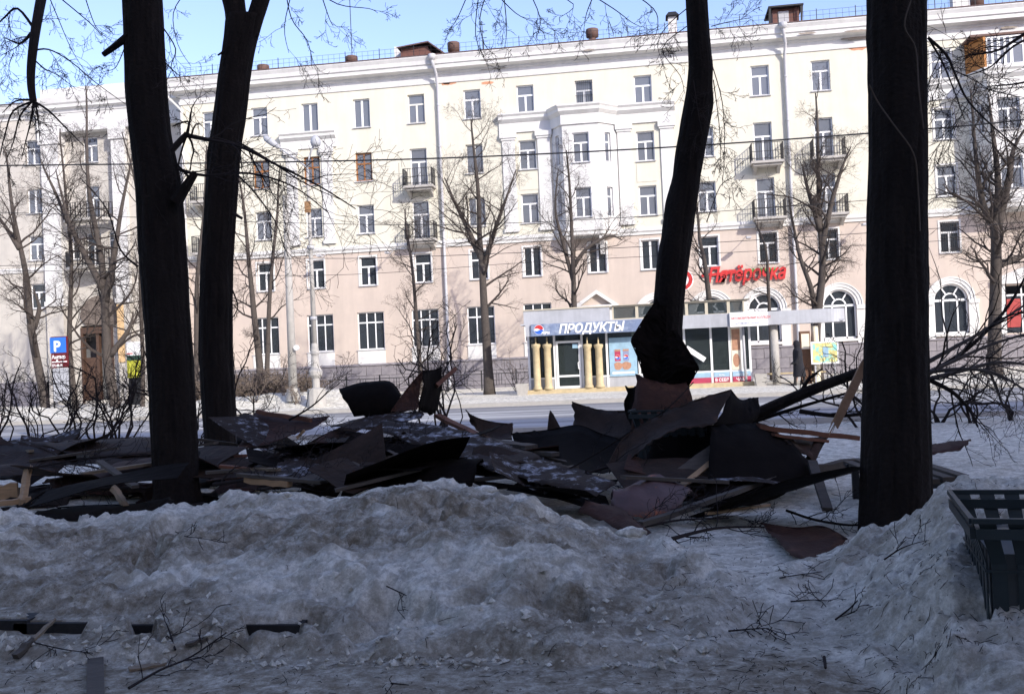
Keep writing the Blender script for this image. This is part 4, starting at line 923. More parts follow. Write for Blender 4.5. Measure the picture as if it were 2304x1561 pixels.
for pth in ([(1100,-30),(1080,40),(1090,100),(1120,130)], [(1130,-40),(1140,60),(1135,110)], [(1060,-30),(1030,40),(1010,70)], [(1110,-20),(1160,30),(1200,50)], [(1210,-30),(1290,10),(1260,40)], [(1300,-30),(1380,20),(1420,50),(1440,60)], [(1400,-30),(1470,20),(1480,60),(1470,90)], [(1080,-30),(1070,80),(1100,150)], [(1180,-40),(1215,40),(1205,90)], [(1340,-20),(1320,30),(1315,60)]):
    twig_path(mb, pth, 11, .007, .0025, rg, kids=3, L=.36, n=4)
q0 = tr3[1][-4]; pts = smooth_path([q0, W(1450,-250,11.4), W(1300,-120,11), W(1150,-60,11), W(1050,-40,11)], 4); mb.tube(pts, [.055-.04*i/(len(pts)-1) for i in range(len(pts))], 6)
mb.build('branch', twig_dark, t3)
# 4: right trunk
t4, tr4 = near_tree('thickest black tree trunk, rightmost, with loose wires round it', [(1240,1928,2104),(1200,1932,2100),(1080,1935,2096),(900,1942,2093),(680,1948,2091),(560,1951,2089),(350,1957,2089),(230,1955,2087),(120,1954,2086),(0,1953,2085)], 7.9, [(1.0,.02,.96),(1.5,.05,.92),(2,.05,.85)], 4, knots=((3.95,3.3,.12,.06),))
mb = ML()
twig_path(mb, [(2088,85),(2130,125),(2150,170),(2180,230),(2240,290),(2310,350)], 8.0, .012, .004, rg, kids=8, L=.5); twig_path(mb, [(2090,88),(2120,140),(2145,200),(2170,270)], 8.0, .009, .003, rg, kids=6, L=.4)
twig_path(mb, [(2330,60),(2270,100),(2240,115),(2180,125)], 8.2, .016, .005, rg, kids=6, L=.4); twig_path(mb, [(2330,80),(2280,105),(2230,150),(2180,170)], 8.2, .012, .004, rg, kids=6, L=.4); twig_path(mb, [(2330,180),(2280,190),(2220,195)], 8.2, .01, .004, rg, kids=4, L=.4)
mb.build('branch', twig_dark, t4)
wirem = mat('dull_orange_wire', (.035, .02, .009), .7, .2)
mb = MB(); a_ = [(1967,70),(2000,25),(2040,10),(2055,60)]
def on_trunk(px, py): return W(px, py, 7.9-.268-.0)
for pth in ([(1955,190),(1975,230),(2010,280),(2055,345),(2065,420),(2070,520)], [(2050,0),(2035,60),(2060,110),(2067,200),(2078,290)]):
    mb.tube(smooth_path([W(p, q, 7.9-.30-(0 if 1975 < p < 2060 else -.07)) for p, q in pth], 5), .006, 5)
tag(mb.build('loose_wire', wirem), 'thin dull wire wound loosely on the thick right trunk', 'wire')
# ================================================================== kiosk and bus shelter
KF = 41.0
def K(px, py, Y=KF): return W(px, py, Y)
kz0 = .10
grey_panel = mat('pale_grey_panel', (.44, .45, .48), .6, .1, 3); stains(grey_panel, .78)
kwhite = mat('kiosk_white_frame', (.78, .78, .78), .45, .04)
kyellow = mat('cream_yellow_paint', (.52, .42, .25), .7, .2, 5, second=(.36, .29, .19), sscale=3, slo=.5, shi=.75); kbeige = mat('pale_beige_trim', (.52, .47, .36), .6, .1, 5)
kglass = glass_mat('kiosk_glass', (.04, .05, .05), .6)
bluesign = mat('blue_sign_print', (.17, .22, .34), .6, .25, 4, second=(.42, .48, .58), sscale=2.4, slo=.5, shi=.7)
signwhite = mat('sign_white', (.85, .85, .85), .5, .02); signred = mat('sign_red', (.52, .03, .03), .6, .15); signblue = mat('sign_blue', (.03, .13, .55), .5, .05)
skyblue = mat('light_blue_print', (.30, .46, .58), .6, .2, 4); crimson = mat('crimson_print', (.42, .05, .10), .6, .2); greyink = mat('grey_ink', (.25, .27, .40), .5, .05)
foodm = mat('food_print', (.45, .24, .15), .5, .3, 9); cream_p = mat('cream_print', (.80, .72, .55), .5, .1)
ko = thing('kiosk', 'glazed grocery kiosk with yellow columns and blue sign across the road', 'kiosk', (K(1440,880).x, KF, kz0))
xk = lambda px, py=800, Y=KF: K(px, py, Y).x
zk = lambda px, py, Y=KF: K(px, py, Y).z
XA_, XB_ = xk(1188), xk(1690); zt_ = zk(1190, 757)
MB().box(XA_-.05, XB_+.05, KF-.35, KF+2.3, kz0-.1, kz0+.2).build('base', kyellow, ko)
MB().box(XA_, XB_, KF+2.2, KF+2.28, kz0+.2, zt_+.3).build('back_wall', grey_panel, ko)
MB().box(XA_, XB_, KF+.12, KF+2.2, kz0+.201, kz0+.24).build('floor', room, ko)
MB().box(XA_, XB_, KF-.02, KF+2.25, zt_+.30, zt_+.36).build('ceiling', grey_panel, ko)
MB().box(XA_+.05, XB_-.05, KF+1.2, KF+1.25, kz0+.24, kz0+2.2).build('shelf_unit', room, ko)
zr_ = kz0+.62
posts = [1190, 1248, 1310, 1366, 1438, 1490, 1541, 1601, 1643, 1669, 1688]
for p in posts: MB().box(xk(p)-.045, xk(p)+.045, KF, KF+.1, kz0+.2, zt_+.29).build('post', kwhite, ko)
for a, b in zip(posts[:-1], posts[1:]):
    if (a, b) == (1248, 1310): continue
    x0, x1 = xk(a)+.046, xk(b)-.046
    MB().box(x0, x1, KF+.01, KF+.09, zr_, zr_+.07).build('rail', kwhite, ko)
    MB().box(x0, x1, KF+.03, KF+.06, kz0+.2, zr_-.001).build('kick_panel', grey_panel, ko)
    MB().box(x0, x1, KF+.04, KF+.05, zr_+.071, zt_+.29).build('pane', kglass, ko)
for x in (XA_, XB_): 
    MB().box(x-.03, x+.03, KF+.101, KF+2.2, kz0+.2, zr_).build('side_panel', grey_panel, ko); MB().box(x-.005, x+.005, KF+.101, KF+2.2, zr_, zt_+.29).build('side_pane', kglass, ko)
# door
dx0, dx1 = xk(1250)+.02, xk(1308)-.02; dzt = kz0+.22+1.95
mb = MB(); t = .09
mb.box(dx0, dx0+t, KF-.03, KF+.05, kz0+.21, dzt); mb.box(dx1-t, dx1, KF-.03, KF+.05, kz0+.21, dzt); mb.box(dx0+t, dx1-t, KF-.03, KF+.05, dzt-t, dzt); mb.box(dx0+t, dx1-t, KF-.03, KF+.05, kz0+.21, kz0+.31); mb.box(dx0+t, dx1-t, KF-.03, KF+.05, kz0+.68, kz0+.76)
dr = mb.build('door', signwhite, ko)
MB().box(dx0+t, dx1-t, KF, KF+.01, kz0+.311, kz0+.679).build('pane', kglass, dr); MB().box(dx0+t, dx1-t, KF, KF+.01, kz0+.761, dzt-t).build('pane', kglass, dr)
MB().tube([(dx1-.05, KF-.05, kz0+.95), (dx1-.1, KF-.12, kz0+1.0), (dx1-.12, KF-.12, kz0+1.25), (dx1-.05, KF-.05, kz0+1.3)], .018, 6).build('handle', signwhite, dr)
MB().box(dx1-t-.24, dx1-t-.02, KF-.008, KF-.001, dzt-.32, dzt-.14).build('sticker', skyblue, dr)
MB().box(dx0, dx1, KF+.02, KF+.03, dzt+.01, zt_+.29).build('transom_pane', kglass, ko)
for p in (1209, 1234, 1324, 1349):
    x = xk(p, 820); z1 = zk(p, 768)
    MB().lathe((x, KF-.22, kz0+.2), [(.20, 0), (.19, .08), (.15, .13), (.14, z1-kz0-.5), (.17, z1-kz0-.46), (.19, z1-kz0-.38), (.18, z1-kz0-.32), (.05, z1-kz0-.30), (.03, z1-kz0-.28), (.03, z1-kz0-.06), (.005, z1-kz0-.02)], 18).build('column', kyellow, ko, True)
# roof box and fascia
zf0, zf1 = zk(1190, 757), zk(1190, 733); zu0, zu1 = zk(1180, 727), zk(1180, 701)
MB().box(xk(1180)-.05, XB_, KF-.45, KF+2.3, zf1+.001, zf1+.06).build('roof_slab', grey_panel, ko)
MB().box(xk(1180, 715), xk(1372, 715), KF-.3, KF+.2, zf1+.062, zu1).build('upper_panel', grey_panel, ko)
MB().box(xk(1178, 715), xk(1374, 715), KF-.34, KF+.25, zu1+.001, zu1+.05).build('upper_trim', kbeige, ko)
cl = [1376, 1432, 1490, 1545, 1590, 1640, 1676]
for a, b in zip(cl[:-1], cl[1:]):
    x0, x1 = xk(a, 690), xk(b, 690); mb = MB(); z0, z1 = zf1+.061, zu1+.06
    mb.box(x0, x0+.06, KF+.3, KF+.4, z0, z1); mb.box(x1-.06, x1, KF+.3, KF+.4, z0, z1); mb.box(x0+.06, x1-.06, KF+.3, KF+.4, z0, z0+.07); mb.box(x0+.06, x1-.06, KF+.3, KF+.4, z1-.07, z1)
    q = mb.build('clerestory_frame', kbeige, ko); MB().box(x0+.06, x1-.06, KF+.34, KF+.35, z0+.07, z1-.07).build('pane', kglass, q)
MB().box(xk(1376, 690), xk(1690, 690), KF+.2, KF+2.2, zu1+.061, zu1+.075).build('clerestory_roof', kbeige, ko)
sx0_, sx1_ = xk(1195, 745, KF-.6), xk(1445, 745, KF-.6); sz0, sz1 = zf0-.02, zf1+.02
sg = MB().box(sx0_, sx1_, KF-.6, KF-.46, sz0, sz1).build('sign_board', bluesign, ko)
MB().box(sx0_-.25, sx0_-.001, KF-.5, KF-.3, sz0, sz1).build('sign_end', grey_panel, ko)
put('lettering', text_mesh('ПРОДУКТЫ', .50, signwhite, .01, .25, .016, sx=.92), sg, (xk(1256, 750, KF-.61), KF-.615, sz0+.07))
def disc_logo(x, y, z, r, parent):
    n = 20
    MB().prism([(x+r*math.cos(2*math.pi*i/n), z+r*math.sin(2*math.pi*i/n)) for i in range(n)], y-.004, y).build('logo_disc', signwhite, parent)
    def cap(a0, a1, wav, m, nm):
        P = [(x+r*.94*math.cos(a0+(a1-a0)*i/10), z+r*.94*math.sin(a0+(a1-a0)*i/10)) for i in range(11)]
        e, s_ = P[-1], P[0]
        for i in range(1, 6): u = i/6; P.append((e[0]+(s_[0]-e[0])*u, e[1]+(s_[1]-e[1])*u+wav*r*math.sin(u*2*math.pi)))
        MB().prism(P, y-.008, y-.0041).build(nm, m, parent)
    cap(R(8), R(172), .16, signred, 'logo_top'); cap(R(188), R(352), .16, signblue, 'logo_bottom')
disc_logo(sx0_+.32, KF-.602, (sz0+sz1)/2+.02, .2, sg)
put('lettering', text_mesh('PEPSI', .15, signwhite, .006, .1, .004), sg, (sx0_+.42, KF-.612, sz0+.06))
# right fascia with rounded end
zf2, zf3 = zk(1600, 737, KF-.6), zk(1600, 707, KF-.6); fx0, fx1 = xk(1530, 720, KF-.6), xk(1862, 715, KF-.6); rr_ = .75
mb = MB(); path = [(fx0, KF+.3), (fx0, KF-.6)]+[(fx1+rr_*math.sin(a), KF-.6+rr_*(1-math.cos(a))) for a in [math.pi/2*i/10 for i in range(11)]]+[(fx1+rr_, KF+2.2)]
for (a, b), (c, d) in zip(path[:-1], path[1:]):
    mb.add([(a,b,zf2),(c,d,zf2),(c,d,zf3),(a,b,zf3)], [(0,1,2,3)])
fo = mb.build('fascia', grey_panel, ko, False); md = fo.modifiers.new('thickness', 'SOLIDIFY'); md.thickness = .06; md.offset = 0
MB().box(XB_+.06, fx1+rr_-.1, KF-.5, KF+2.2, zf2+.05, zf2+.12).build('shelter_roof', grey_panel, ko)
bx0, bx1 = xk(1642, 720, KF-.7), xk(1727, 718, KF-.7)
wb = MB().box(bx0, bx1, KF-.74, KF-.64, zf2-.02, zf3+.02).build('white_sign', signwhite, ko)
put('lettering', text_mesh('АВТОМОБИЛЬНЫЙ КОЛЛЕДЖ', .13, signred, .003, 0, .002, sx=.78), wb, (bx0+.05, KF-.744, zf2+.27)); put('lettering', text_mesh('AUTOMOBILE COLLEGE', .11, greyink, .003, 0, .001, sx=.78), wb, (bx0+.2, KF-.744, zf2+.07))
# posters and printed kick panels
po = MB().box(xk(1371), xk(1433), KF-.02, KF-.005, zk(1400, 846), zk(1400, 759)).build('poster', skyblue, ko)
pz = zk(1400, 846); px_ = xk(1371)
for i, m in ((0, signred), (1, signblue)):
    x = px_+.34+i*.34
    MB().box(x-.12, x+.12, KF-.026, KF-.021, pz+.62, pz+1.02).build('can_print', crimson if i == 0 else greyink, po); MB().box(x-.12, x+.12, KF-.0265, KF-.0212, pz+1.021, pz+1.1).build('can_print', foodm, po); disc_logo(x, KF-.027, pz+.78, .1, po)
    MB().prism([(x+(.17+.03*i)*math.cos(k*.63)*(1+.15*math.sin(k*2.1)), pz+.42+.17*math.sin(k*.63)) for k in range(10)], KF-.026, KF-.021).build('food_print', foodm, po)
MB().box(px_+.1, px_+1.0, KF-.0255, KF-.0212, pz+.1, pz+.18).build('slogan_print', signwhite, po)
for a, b, t1_, t2_ in ((1543, 1599, 'ВЕРЬ', 'ИНАЧЕ'), (1603, 1641, 'ВЕРЬ', 'В СЕБЯ'), (1645, 1689, 'УЛЫБАЙСЯ', 'ЧАЩЕ')):
    x0, x1 = xk(a)+.03, xk(b)-.03
    u = MB().box(x0, x1, KF-.03, KF+.025, kz0+.42, zr_-.002).build('blue_band', skyblue, ko); v = MB().box(x0, x1, KF-.03, KF+.025, kz0+.201, kz0+.418).build('red_band', crimson, ko)
    if a != 1543: put('lettering', text_mesh(t1_, .10, signwhite, .003, 0, 0, 'CENTER', .9), u, ((x0+x1)/2, KF-.034, kz0+.47)); put('lettering', text_mesh(t2_, .17, signwhite, .003, 0, .004, 'CENTER', .9), v, ((x0+x1)/2, KF-.034, kz0+.25))
fp = MB().box(xk(1646), xk(1667), KF-.02, KF-.004, zr_+.08, zt_).build('poster', cream_p, ko)
MB().box(xk(1648), xk(1666), KF-.025, KF-.021, zt_-.95, zt_-.1).build('food_print', foodm, fp)
MB().prism([((xk(1646)+xk(1667))/2+.14*math.cos(k*.63), zr_+.45+.28*math.sin(k*.63)) for k in range(10)], KF-.026, KF-.0211).build('food_print', foodm, fp)
# goods inside, shelter posts
MB().box(xk(1546), xk(1636), KF+.6, KF+1.0, kz0+.24, kz0+.95).build('counter', cream_p, ko)
for p, r_, m in ((1745, .16, concrete), (1676, .05, zinc), (1832, .05, zinc)):
    q = xk(p, 800, KF-.2); MB().tube([(q, KF-.2, kz0-.05), (q-.03, KF-.2, zf2+.06)], r_, 12).build('shelter_post', m, ko, True)
MB().box(XB_+.3, fx1+.2, KF+1.6, KF+1.9, kz0+.40, kz0+.46).build('shelter_bench', kyellow, ko)
# tilted hand-written tag hung by the crumpled metal, inside the kiosk window
q = W(1565, 795, KF-.12)
tg = MB().bar((q.x-.36, KF-.1, q.z+.25), (q.x+.36, KF-.1, q.z-.28), .03, .2, (0,0,1)).build('window_banner', signwhite, ko)
# info board, cabinet and urns
b0, b1 = W(1829, 816, 40.2), W(1882, 770, 40.2)
ib = thing('map_board', 'colourful street map board on legs beside the bus shelter', 'board', ((b0.x+b1.x)/2, 40.2, kz0))
mapm = mat('map_print', (.70, .62, .25), .5, .4, 4, second=(.25, .60, .55), sscale=5, slo=.5, shi=.56)
MB().box(b0.x, b1.x, 40.17, 40.23, b0.z, b1.z).build('panel', mapm, ib)
mb = MB(); mb.box(b0.x-.06, b1.x+.06, 40.16, 40.24, b1.z+.001, b1.z+.06); mb.box(b0.x-.06, b1.x+.06, 40.16, 40.24, b0.z-.06, b0.z-.001); mb.box(b0.x-.06, b0.x-.001, 40.16, 40.24, b0.z, b1.z); mb.box(b1.x+.001, b1.x+.06, 40.16, 40.24, b0.z, b1.z); mb.build('frame', signwhite, ib)
MB().box(b0.x+.4, b0.x+.6, 40.155, 40.169, b0.z+.2, b1.z-.15).build('legend_print', skyblue, ib)
for x in (b0.x+.1, b1.x-.1): MB().box(x-.03, x+.03, 40.245, 40.31, 0, b0.z-.0).build('leg', zinc, ib)
q = W(1816, 855, 40.6); zc_ = W(1816, 745, 40.6).z
cb = thing('newsstand', 'narrow brown newsstand cabinet under the bus shelter roof', 'stand', (q.x, 40.6, kz0))
MB().box(q.x-.2, q.x+.18, 40.5, 40.9, kz0-.02, zc_).build('cabinet', mat('brown_cabinet', (.14, .07, .04), .7, .3, 6), cb); MB().box(q.x-.16, q.x+.14, 40.48, 40.499, zc_-.7, zc_-.1).build('poster', cream_p, cb)
MB().tube([(q.x+.42, 40.7, kz0-.02), (q.x+.40, 40.7, zc_+.2)], .13, 12).build('paper_covered_pole', cream_p, cb)
def urn(px, py, Y, label):
    p = W(px, py, Y); o = thing('litter_urn', label, 'litter bin', (p.x, Y, kz0), 'small grey litter urns by the bus stop')
    mb = MB(); mb.add([(p.x-.17,Y-.17,kz0-.02),(p.x+.17,Y-.17,kz0-.02),(p.x+.17,Y+.17,kz0-.02),(p.x-.17,Y+.17,kz0-.02),(p.x-.24,Y-.24,kz0+.5),(p.x+.24,Y-.24,kz0+.5),(p.x+.24,Y+.24,kz0+.5),(p.x-.24,Y+.24,kz0+.5),(p.x-.19,Y-.19,kz0+.5),(p.x+.19,Y-.19,kz0+.5),(p.x+.19,Y+.19,kz0+.5),(p.x-.19,Y+.19,kz0+.5),(p.x-.15,Y-.15,kz0+.2),(p.x+.15,Y-.15,kz0+.2),(p.x+.15,Y+.15,kz0+.2),(p.x-.15,Y+.15,kz0+.2)],
      [(0,1,5,4),(1,2,6,5),(2,3,7,6),(3,0,4,7),(4,5,9,8),(5,6,10,9),(6,7,11,10),(7,4,8,11),(8,9,13,12),(9,10,14,13),(10,11,15,14),(11,8,12,15),(12,13,14,15),(3,2,1,0)])
    mb.build('body', concrete, o)
urn(1712, 862, 40.4, 'small grey litter urn beneath the bus shelter'); urn(1176, 888, 40.2, 'small grey litter urn at the left corner of the kiosk')
# red shop lettering and its round emblem on the facade
p = W(1588, 640, FY); sg2 = thing('shop_sign', 'red cursive shop lettering with green line above the arched windows', 'sign', (p.x, FY, p.z))
put('lettering', text_mesh('Пятёрочка', 1.12, signred, .05, .28, .03, sx=.72), sg2, (W(1592, 640, FY).x, FY-.12, W(1592, 641, FY).z+.12))
MB().bar((W(1578,616,FY).x, FY-.1, W(1578,621,FY).z), (W(1660,610,FY).x, FY-.1, W(1660,612,FY).z), .1, .14).build('letter_stroke', signred, sg2)
greenm = mat('sign_green', (.10, .30, .04), .5, .05)
put('lettering', text_mesh('УНИВЕРСАМ', .24, greenm, .03, .2, .012), sg2, (W(1680, 612, FY).x, FY-.1, W(1680, 612, FY).z-.02))
mb = MB(); mb.box(W(1600, 640, FY).x, W(1735, 630, FY).x, FY-.06, FY+.0, p.z+.3, p.z+.34); mb.build('mounting_rail', zinc, sg2)
c = W(1535, 630, FY); em = thing('round_shop_emblem', 'round white shop emblem with a red ring half hidden by the leaning trunk', 'sign', (c.x, FY, c.z))
n = 24
MB().prism([(c.x+.62*math.cos(2*math.pi*i/n), c.z+.62*math.sin(2*math.pi*i/n)) for i in range(n)], FY-.1, FY).build('disc', signwhite, em)
mb = MB()
for i in range(n):
    a, b = 2*math.pi*i/n, 2*math.pi*(i+1)/n; mb.prism([(c.x+q_*math.cos(w_), c.z+q_*math.sin(w_)) for q_, w_ in ((.36,a),(.56,a),(.56,b),(.36,b))], FY-.12, FY-.101)
mb.build('ring', signred, em); MB().prism([(c.x+.1, c.z+.5), (c.x+.35, c.z+.85), (c.x+.05, c.z+.7)], FY-.12, FY-.1).build('leaf', greenm, em)
# ------------------------------------------------------------------ person in a long dark hooded coat, walking left
pp = G(1799, 866, .125); pp.z = hf(pp.x, pp.y)
per = thing('person', 'person in a long dark hooded coat walking left past the bus shelter', 'person', tuple(pp))
coatm = mat('dark_grey_wool', (.016, .016, .021), .95, .2, 20); bootm = mat('black_boot_leather', (.012, .012, .013), .6, .2); skinm = mat('skin', (.45, .28, .21), .6, .05)
def ring_loft(rows, n=16):
    mb = MB()
    for cx_, cy_, z, rx, ry in rows:
        for j in range(n): a = 2*math.pi*j/n; mb.v.append((pp.x+cx_+rx*math.cos(a), pp.y+cy_+ry*math.sin(a), pp.z+z))
    for i in range(len(rows)-1):
        for j in range(n): j2 = (j+1) % n; mb.f.append((i*n+j, i*n+j2, (i+1)*n+j2, (i+1)*n+j))
    mb.f.append(tuple(reversed(range(n)))); mb.f.append(tuple((len(rows)-1)*n+j for j in range(n))); return mb
body = ring_loft([(-.02,0,.60,.12,.14),(-.02,0,.9,.15,.17),(-.02,0,1.2,.15,.19),(-.02,0,1.36,.12,.18),(-.03,0,1.42,.06,.07),(-.05,0,1.47,.055,.06),(-.07,0,1.50,.075,.07),(-.08,0,1.56,.095,.08),(-.08,0,1.64,.09,.075),(-.07,0,1.69,.05,.05)], 14)
for sy, x1, x2 in ((-.09, -.14, -.17), (.09, .13, .20)):
    body.tube([(pp.x-.02, pp.y+sy, pp.z+.75), (pp.x+x1*.6, pp.y+sy, pp.z+.45), (pp.x+x2*.9, pp.y+sy, pp.z+.08)], [.09,.065,.045], 8)
body.tube([(pp.x-.17, pp.y, pp.z+1.57), (pp.x-.195, pp.y, pp.z+1.545)], [.02, .012], 6)
bo = body.build('body', skinm, per, True); rm = bo.modifiers.new('remesh', 'REMESH'); rm.mode = 'VOXEL'; rm.voxel_size = .022; rm.use_smooth_shade = True
coat = ring_loft([(.03,0,.32,.25,.22),(.02,0,.34,.255,.225),(.01,0,.6,.22,.21),(-.01,0,.85,.19,.20),(-.02,0,1.05,.185,.21),(-.02,0,1.25,.185,.235),(-.02,0,1.37,.155,.21),(-.02,0,1.43,.11,.12),(-.03,0,1.48,.115,.11),(-.04,0,1.56,.135,.125),(-.045,0,1.64,.125,.115),(-.05,0,1.70,.085,.08),(-.05,0,1.725,.03,.03)], 18)
for sy in (-.22, .22): coat.tube([(pp.x-.02, pp.y+sy, pp.z+1.34), (pp.x-.02, pp.y+sy*1.12, pp.z+1.08), (pp.x-.14, pp.y+sy*.95, pp.z+.88), (pp.x-.18, pp.y+sy*.85, pp.z+.86)], [.075,.065,.055,.05], 8)
co = coat.build('hooded_coat', coatm, per, True); rm = co.modifiers.new('remesh', 'REMESH'); rm.mode = 'VOXEL'; rm.voxel_size = .025; rm.use_smooth_shade = True
for sy, x2, lift in ((-.09, -.17, 0), (.09, .20, .02)):
    bm_ = MB(); bm_.tube([(pp.x+x2*.82, pp.y+sy, pp.z+.36+lift), (pp.x+x2, pp.y+sy, pp.z+.06+lift)], [.07,.06], 10); bm_.tube([(pp.x+x2+.06, pp.y+sy, pp.z+.045+lift), (pp.x+x2-.06, pp.y+sy, pp.z+.045+lift), (pp.x+x2-.17, pp.y+sy, pp.z+.03)], [.05,.05,.032], 8)
    b_ = bm_.build('boot', bootm, per, True); rm = b_.modifiers.new('remesh', 'REMESH'); rm.mode = 'VOXEL'; rm.voxel_size = .015; rm.use_smooth_shade = True
for sy in (-1, 1):
    hb = MB(); q = Vector((pp.x-.19, pp.y+sy*.185, pp.z+.855)); hb.tube([q+Vector((.03,0,.01)), q+Vector((-.03,0,-.01)), q+Vector((-.06,0,-.03))], [.035,.038,.03], 8)
    for k in range(4): hb.tube([q+Vector((-.055,(k-1.5)*.016,-.025)), q+Vector((-.085,(k-1.5)*.016,-.05)), q+Vector((-.08,(k-1.5)*.015,-.08+.006*abs(k-1.5)))], [.009,.0085,.007], 6)
    hb.tube([q+Vector((-.02,-sy*.035,0)), q+Vector((-.055,-sy*.045,-.02)), q+Vector((-.075,-sy*.038,-.035))], [.011,.009,.008], 6); hb.build('glove', bootm, per, True)
# ------------------------------------------------------------------ lamp post, trolley pole, wires
LYp = 35.2; b = W(713, 905, LYp); gz = hf(b.x, LYp)
lp = thing('street_lamp', 'ornate tapered lamp post with two curved arms and two lamp heads', 'street lamp', (b.x, LYp, gz))
z = lambda py: W(705, py, LYp).z-gz
shaft = MB().lathe((b.x, LYp, gz), [(.36,-.2),(.34,z(875)),(.14,z(872)),(.13,z(852)),(.24,z(844)),(.26,z(836)),(.16,z(826)),(.13,z(800)),(.17,z(795)),(.15,z(788)),(.115,z(772))], 12); shaft.build('base', concrete, lp)
t0, t1p = Vector((b.x, LYp, gz+z(775)-.02)), Vector((b.x, LYp, W(691, 395, LYp).z)); 
MB().tube([t0, t1p], [.10, .05], 10).build('shaft', concrete, lp, True)
def arm(px, py, px2, py2):
    e = W(px, py, LYp); m_ = W(px2, py2, LYp); pts = smooth_path([t1p-Vector((0,0,.1)), t1p+Vector((0,0,.25)), m_, e], 6); MB().tube(pts, .035, 6).build('arm', zinc, lp, True)
    d = (pts[-1]-pts[-2]).normalized(); return e, d
e, d = arm(625, 330, 665, 358); hd = MB(); hd.tube([e-d*.05, e+d*.25, e+d*.55, e+d*.66], [.07,.13,.12,.04], 10); hd.build('lamp_head', grey_panel, lp, True)
e, d = arm(710, 318, 697, 350); hd = MB(); hd.lathe((e.x, e.y, e.z-.05), [(.08,.25),(.16,.15),(.2,0),(.16,-.12),(.05,-.16)][::-1], 12); hd.build('lamp_head', grey_panel, lp, True)
MB().box(t1p.x-.1, t1p.x+.1, LYp-.2, LYp-.08, W(693, 480, LYp).z, W(693, 455, LYp).z).build('control_box', mat('brown_box', (.30, .17, .08), .7, .1), lp)
for py in (560, 720): 
    q = gz+z(py); MB().tube([(b.x, LYp, q), (b.x, LYp, q+.12)], .13, 10).build('clamp', zinc, lp, True)
TP = 36.0; b2 = W(661, 905, TP); gz2 = hf(b2.x, TP)
tp = thing('trolley_pole', 'plain thick concrete pole with a white reflector left of the lamp post', 'pole', (b2.x, TP, gz2))
MB().tube([(b2.x, TP, gz2-.2), (b2.x, TP, W(647, 440, TP).z)], [.17, .105], 14).build('shaft', concrete, tp, True)
q = W(665, 782, TP-.26); MB().tube([(q.x, TP-.22, q.z), (q.x, TP-.12, q.z)], .10, 12).build('reflector', signwhite, tp); MB().tube([(b2.x, TP, gz2+.01), (b2.x, TP, gz2+.5)], [.28, .24], 14).build('collar', concrete, tp)
def wire(pth, Y, r, label):
    pts = smooth_path([W(p, q, Y) for p, q in pth], 6); tag(MB().tube(pts, r, 5).build('overhead_cable', iron), label, 'cable', 'overhead cables along the street')
wire([(-700,380),(0,373),(560,366),(1000,356),(1500,332),(2000,297),(2304,270),(3000,190)], 27, .022, 'thick black overhead cable crossing the facade at fourth floor height')
wire([(-700,462),(0,478),(700,503),(1150,502),(1700,470),(2304,420),(3000,350)], 30, .010, 'thin overhead wire crossing the facade at third floor height')
wire([(-700,600),(0,598),(560,583),(900,579),(1500,552),(2304,500),(3000,440)], 31, .010, 'thin trolley contact wire along the pink band')
wire([(-700,640),(0,610),(700,620),(1200,590),(1800,560),(2304,530),(3000,480)], 31.5, .008, 'lowest thin trolley wire across the pink storey')
# ------------------------------------------------------------------ parking sign and advertising board
PY = 42.5; a, b = W(117, 828, PY), W(152, 756, PY); gz = hf(a.x, PY); w = b.x-a.x; h = b.z-a.z
ps = thing('parking_sign', 'dark red board with a blue P panel and white lettering among the left trees', 'sign', ((a.x+b.x)/2, PY, gz))
darkred = mat('dark_red_board', (.13, .012, .015), .5, .1)
pm = MB().box(a.x, b.x, PY-.03, PY+.03, a.z, b.z).build('board', darkred, ps); pb_ = MB().box(a.x-.03, b.x-.07, PY-.05, PY-.031, b.z-.75, b.z-.04).build('blue_panel', mat('parking_blue', (.03, .16, .62), .5, .05), ps)
put('lettering', text_mesh('P', .68, signwhite, .006, 0, .02), pb_, (a.x+.14, PY-.055, b.z-.68))
put('lettering', text_mesh('Ампир', .235, signwhite, .005, 0, .006, sx=.9), pm, (a.x+.03, PY-.036, a.z+.42)); put('lettering', text_mesh('271-88-76', .17, signwhite, .005, 0, .004, sx=.75), pm, (a.x+.03, PY-.036, a.z+.05))
MB().box(a.x+.03, b.x-.05, PY-.036, PY-.0301, a.z+.25, a.z+.30).build('arrow_print', signwhite, pm); MB().box(a.x+.25, a.x+.33, PY-.036, PY-.0301, a.z+.301, a.z+.38).build('arrow_print', signwhite, pm)
MB().box(a.x+.05, b.x-.02, PY-.02, PY+.02, gz+.5, a.z-.02).build('lower_panel', grey_panel, ps)
for x in (a.x+.02, b.x-.03): MB().box(x-.03, x+.03, PY+.031, PY+.09, gz-.05, b.z-.1).build('leg', iron, ps)
AYd = 50.; a, b = W(288, 850, AYd), W(319, 768, AYd)
ad = thing('advert_stand', 'tall yellow, green and white advertising stand left of the first black trunk', 'board', ((a.x+b.x)/2, AYd, .1)); h = b.z-a.z
MB().box(a.x, b.x, AYd-.05, AYd+.05, a.z+h*.62, b.z).build('white_panel', signwhite, ad); MB().box(a.x, b.x, AYd-.05, AYd+.05, a.z+h*.48, a.z+h*.619).build('green_band', mat('dark_green_print', (.03,.07,.05), .5, .1), ad); MB().box(a.x, b.x, AYd-.05, AYd+.05, a.z, a.z+h*.479).build('yellow_panel', mat('yellow_green_print', (.55,.55,.06), .5, .3, 6), ad)
MB().box(a.x, a.x+.35, AYd-.056, AYd-.051, a.z+h*.66, a.z+h*.69).build('red_line', signred, ad); MB().box(a.x+.05, b.x-.05, AYd-.04, AYd+.04, .05, a.z-.002).build('foot', iron, ad)
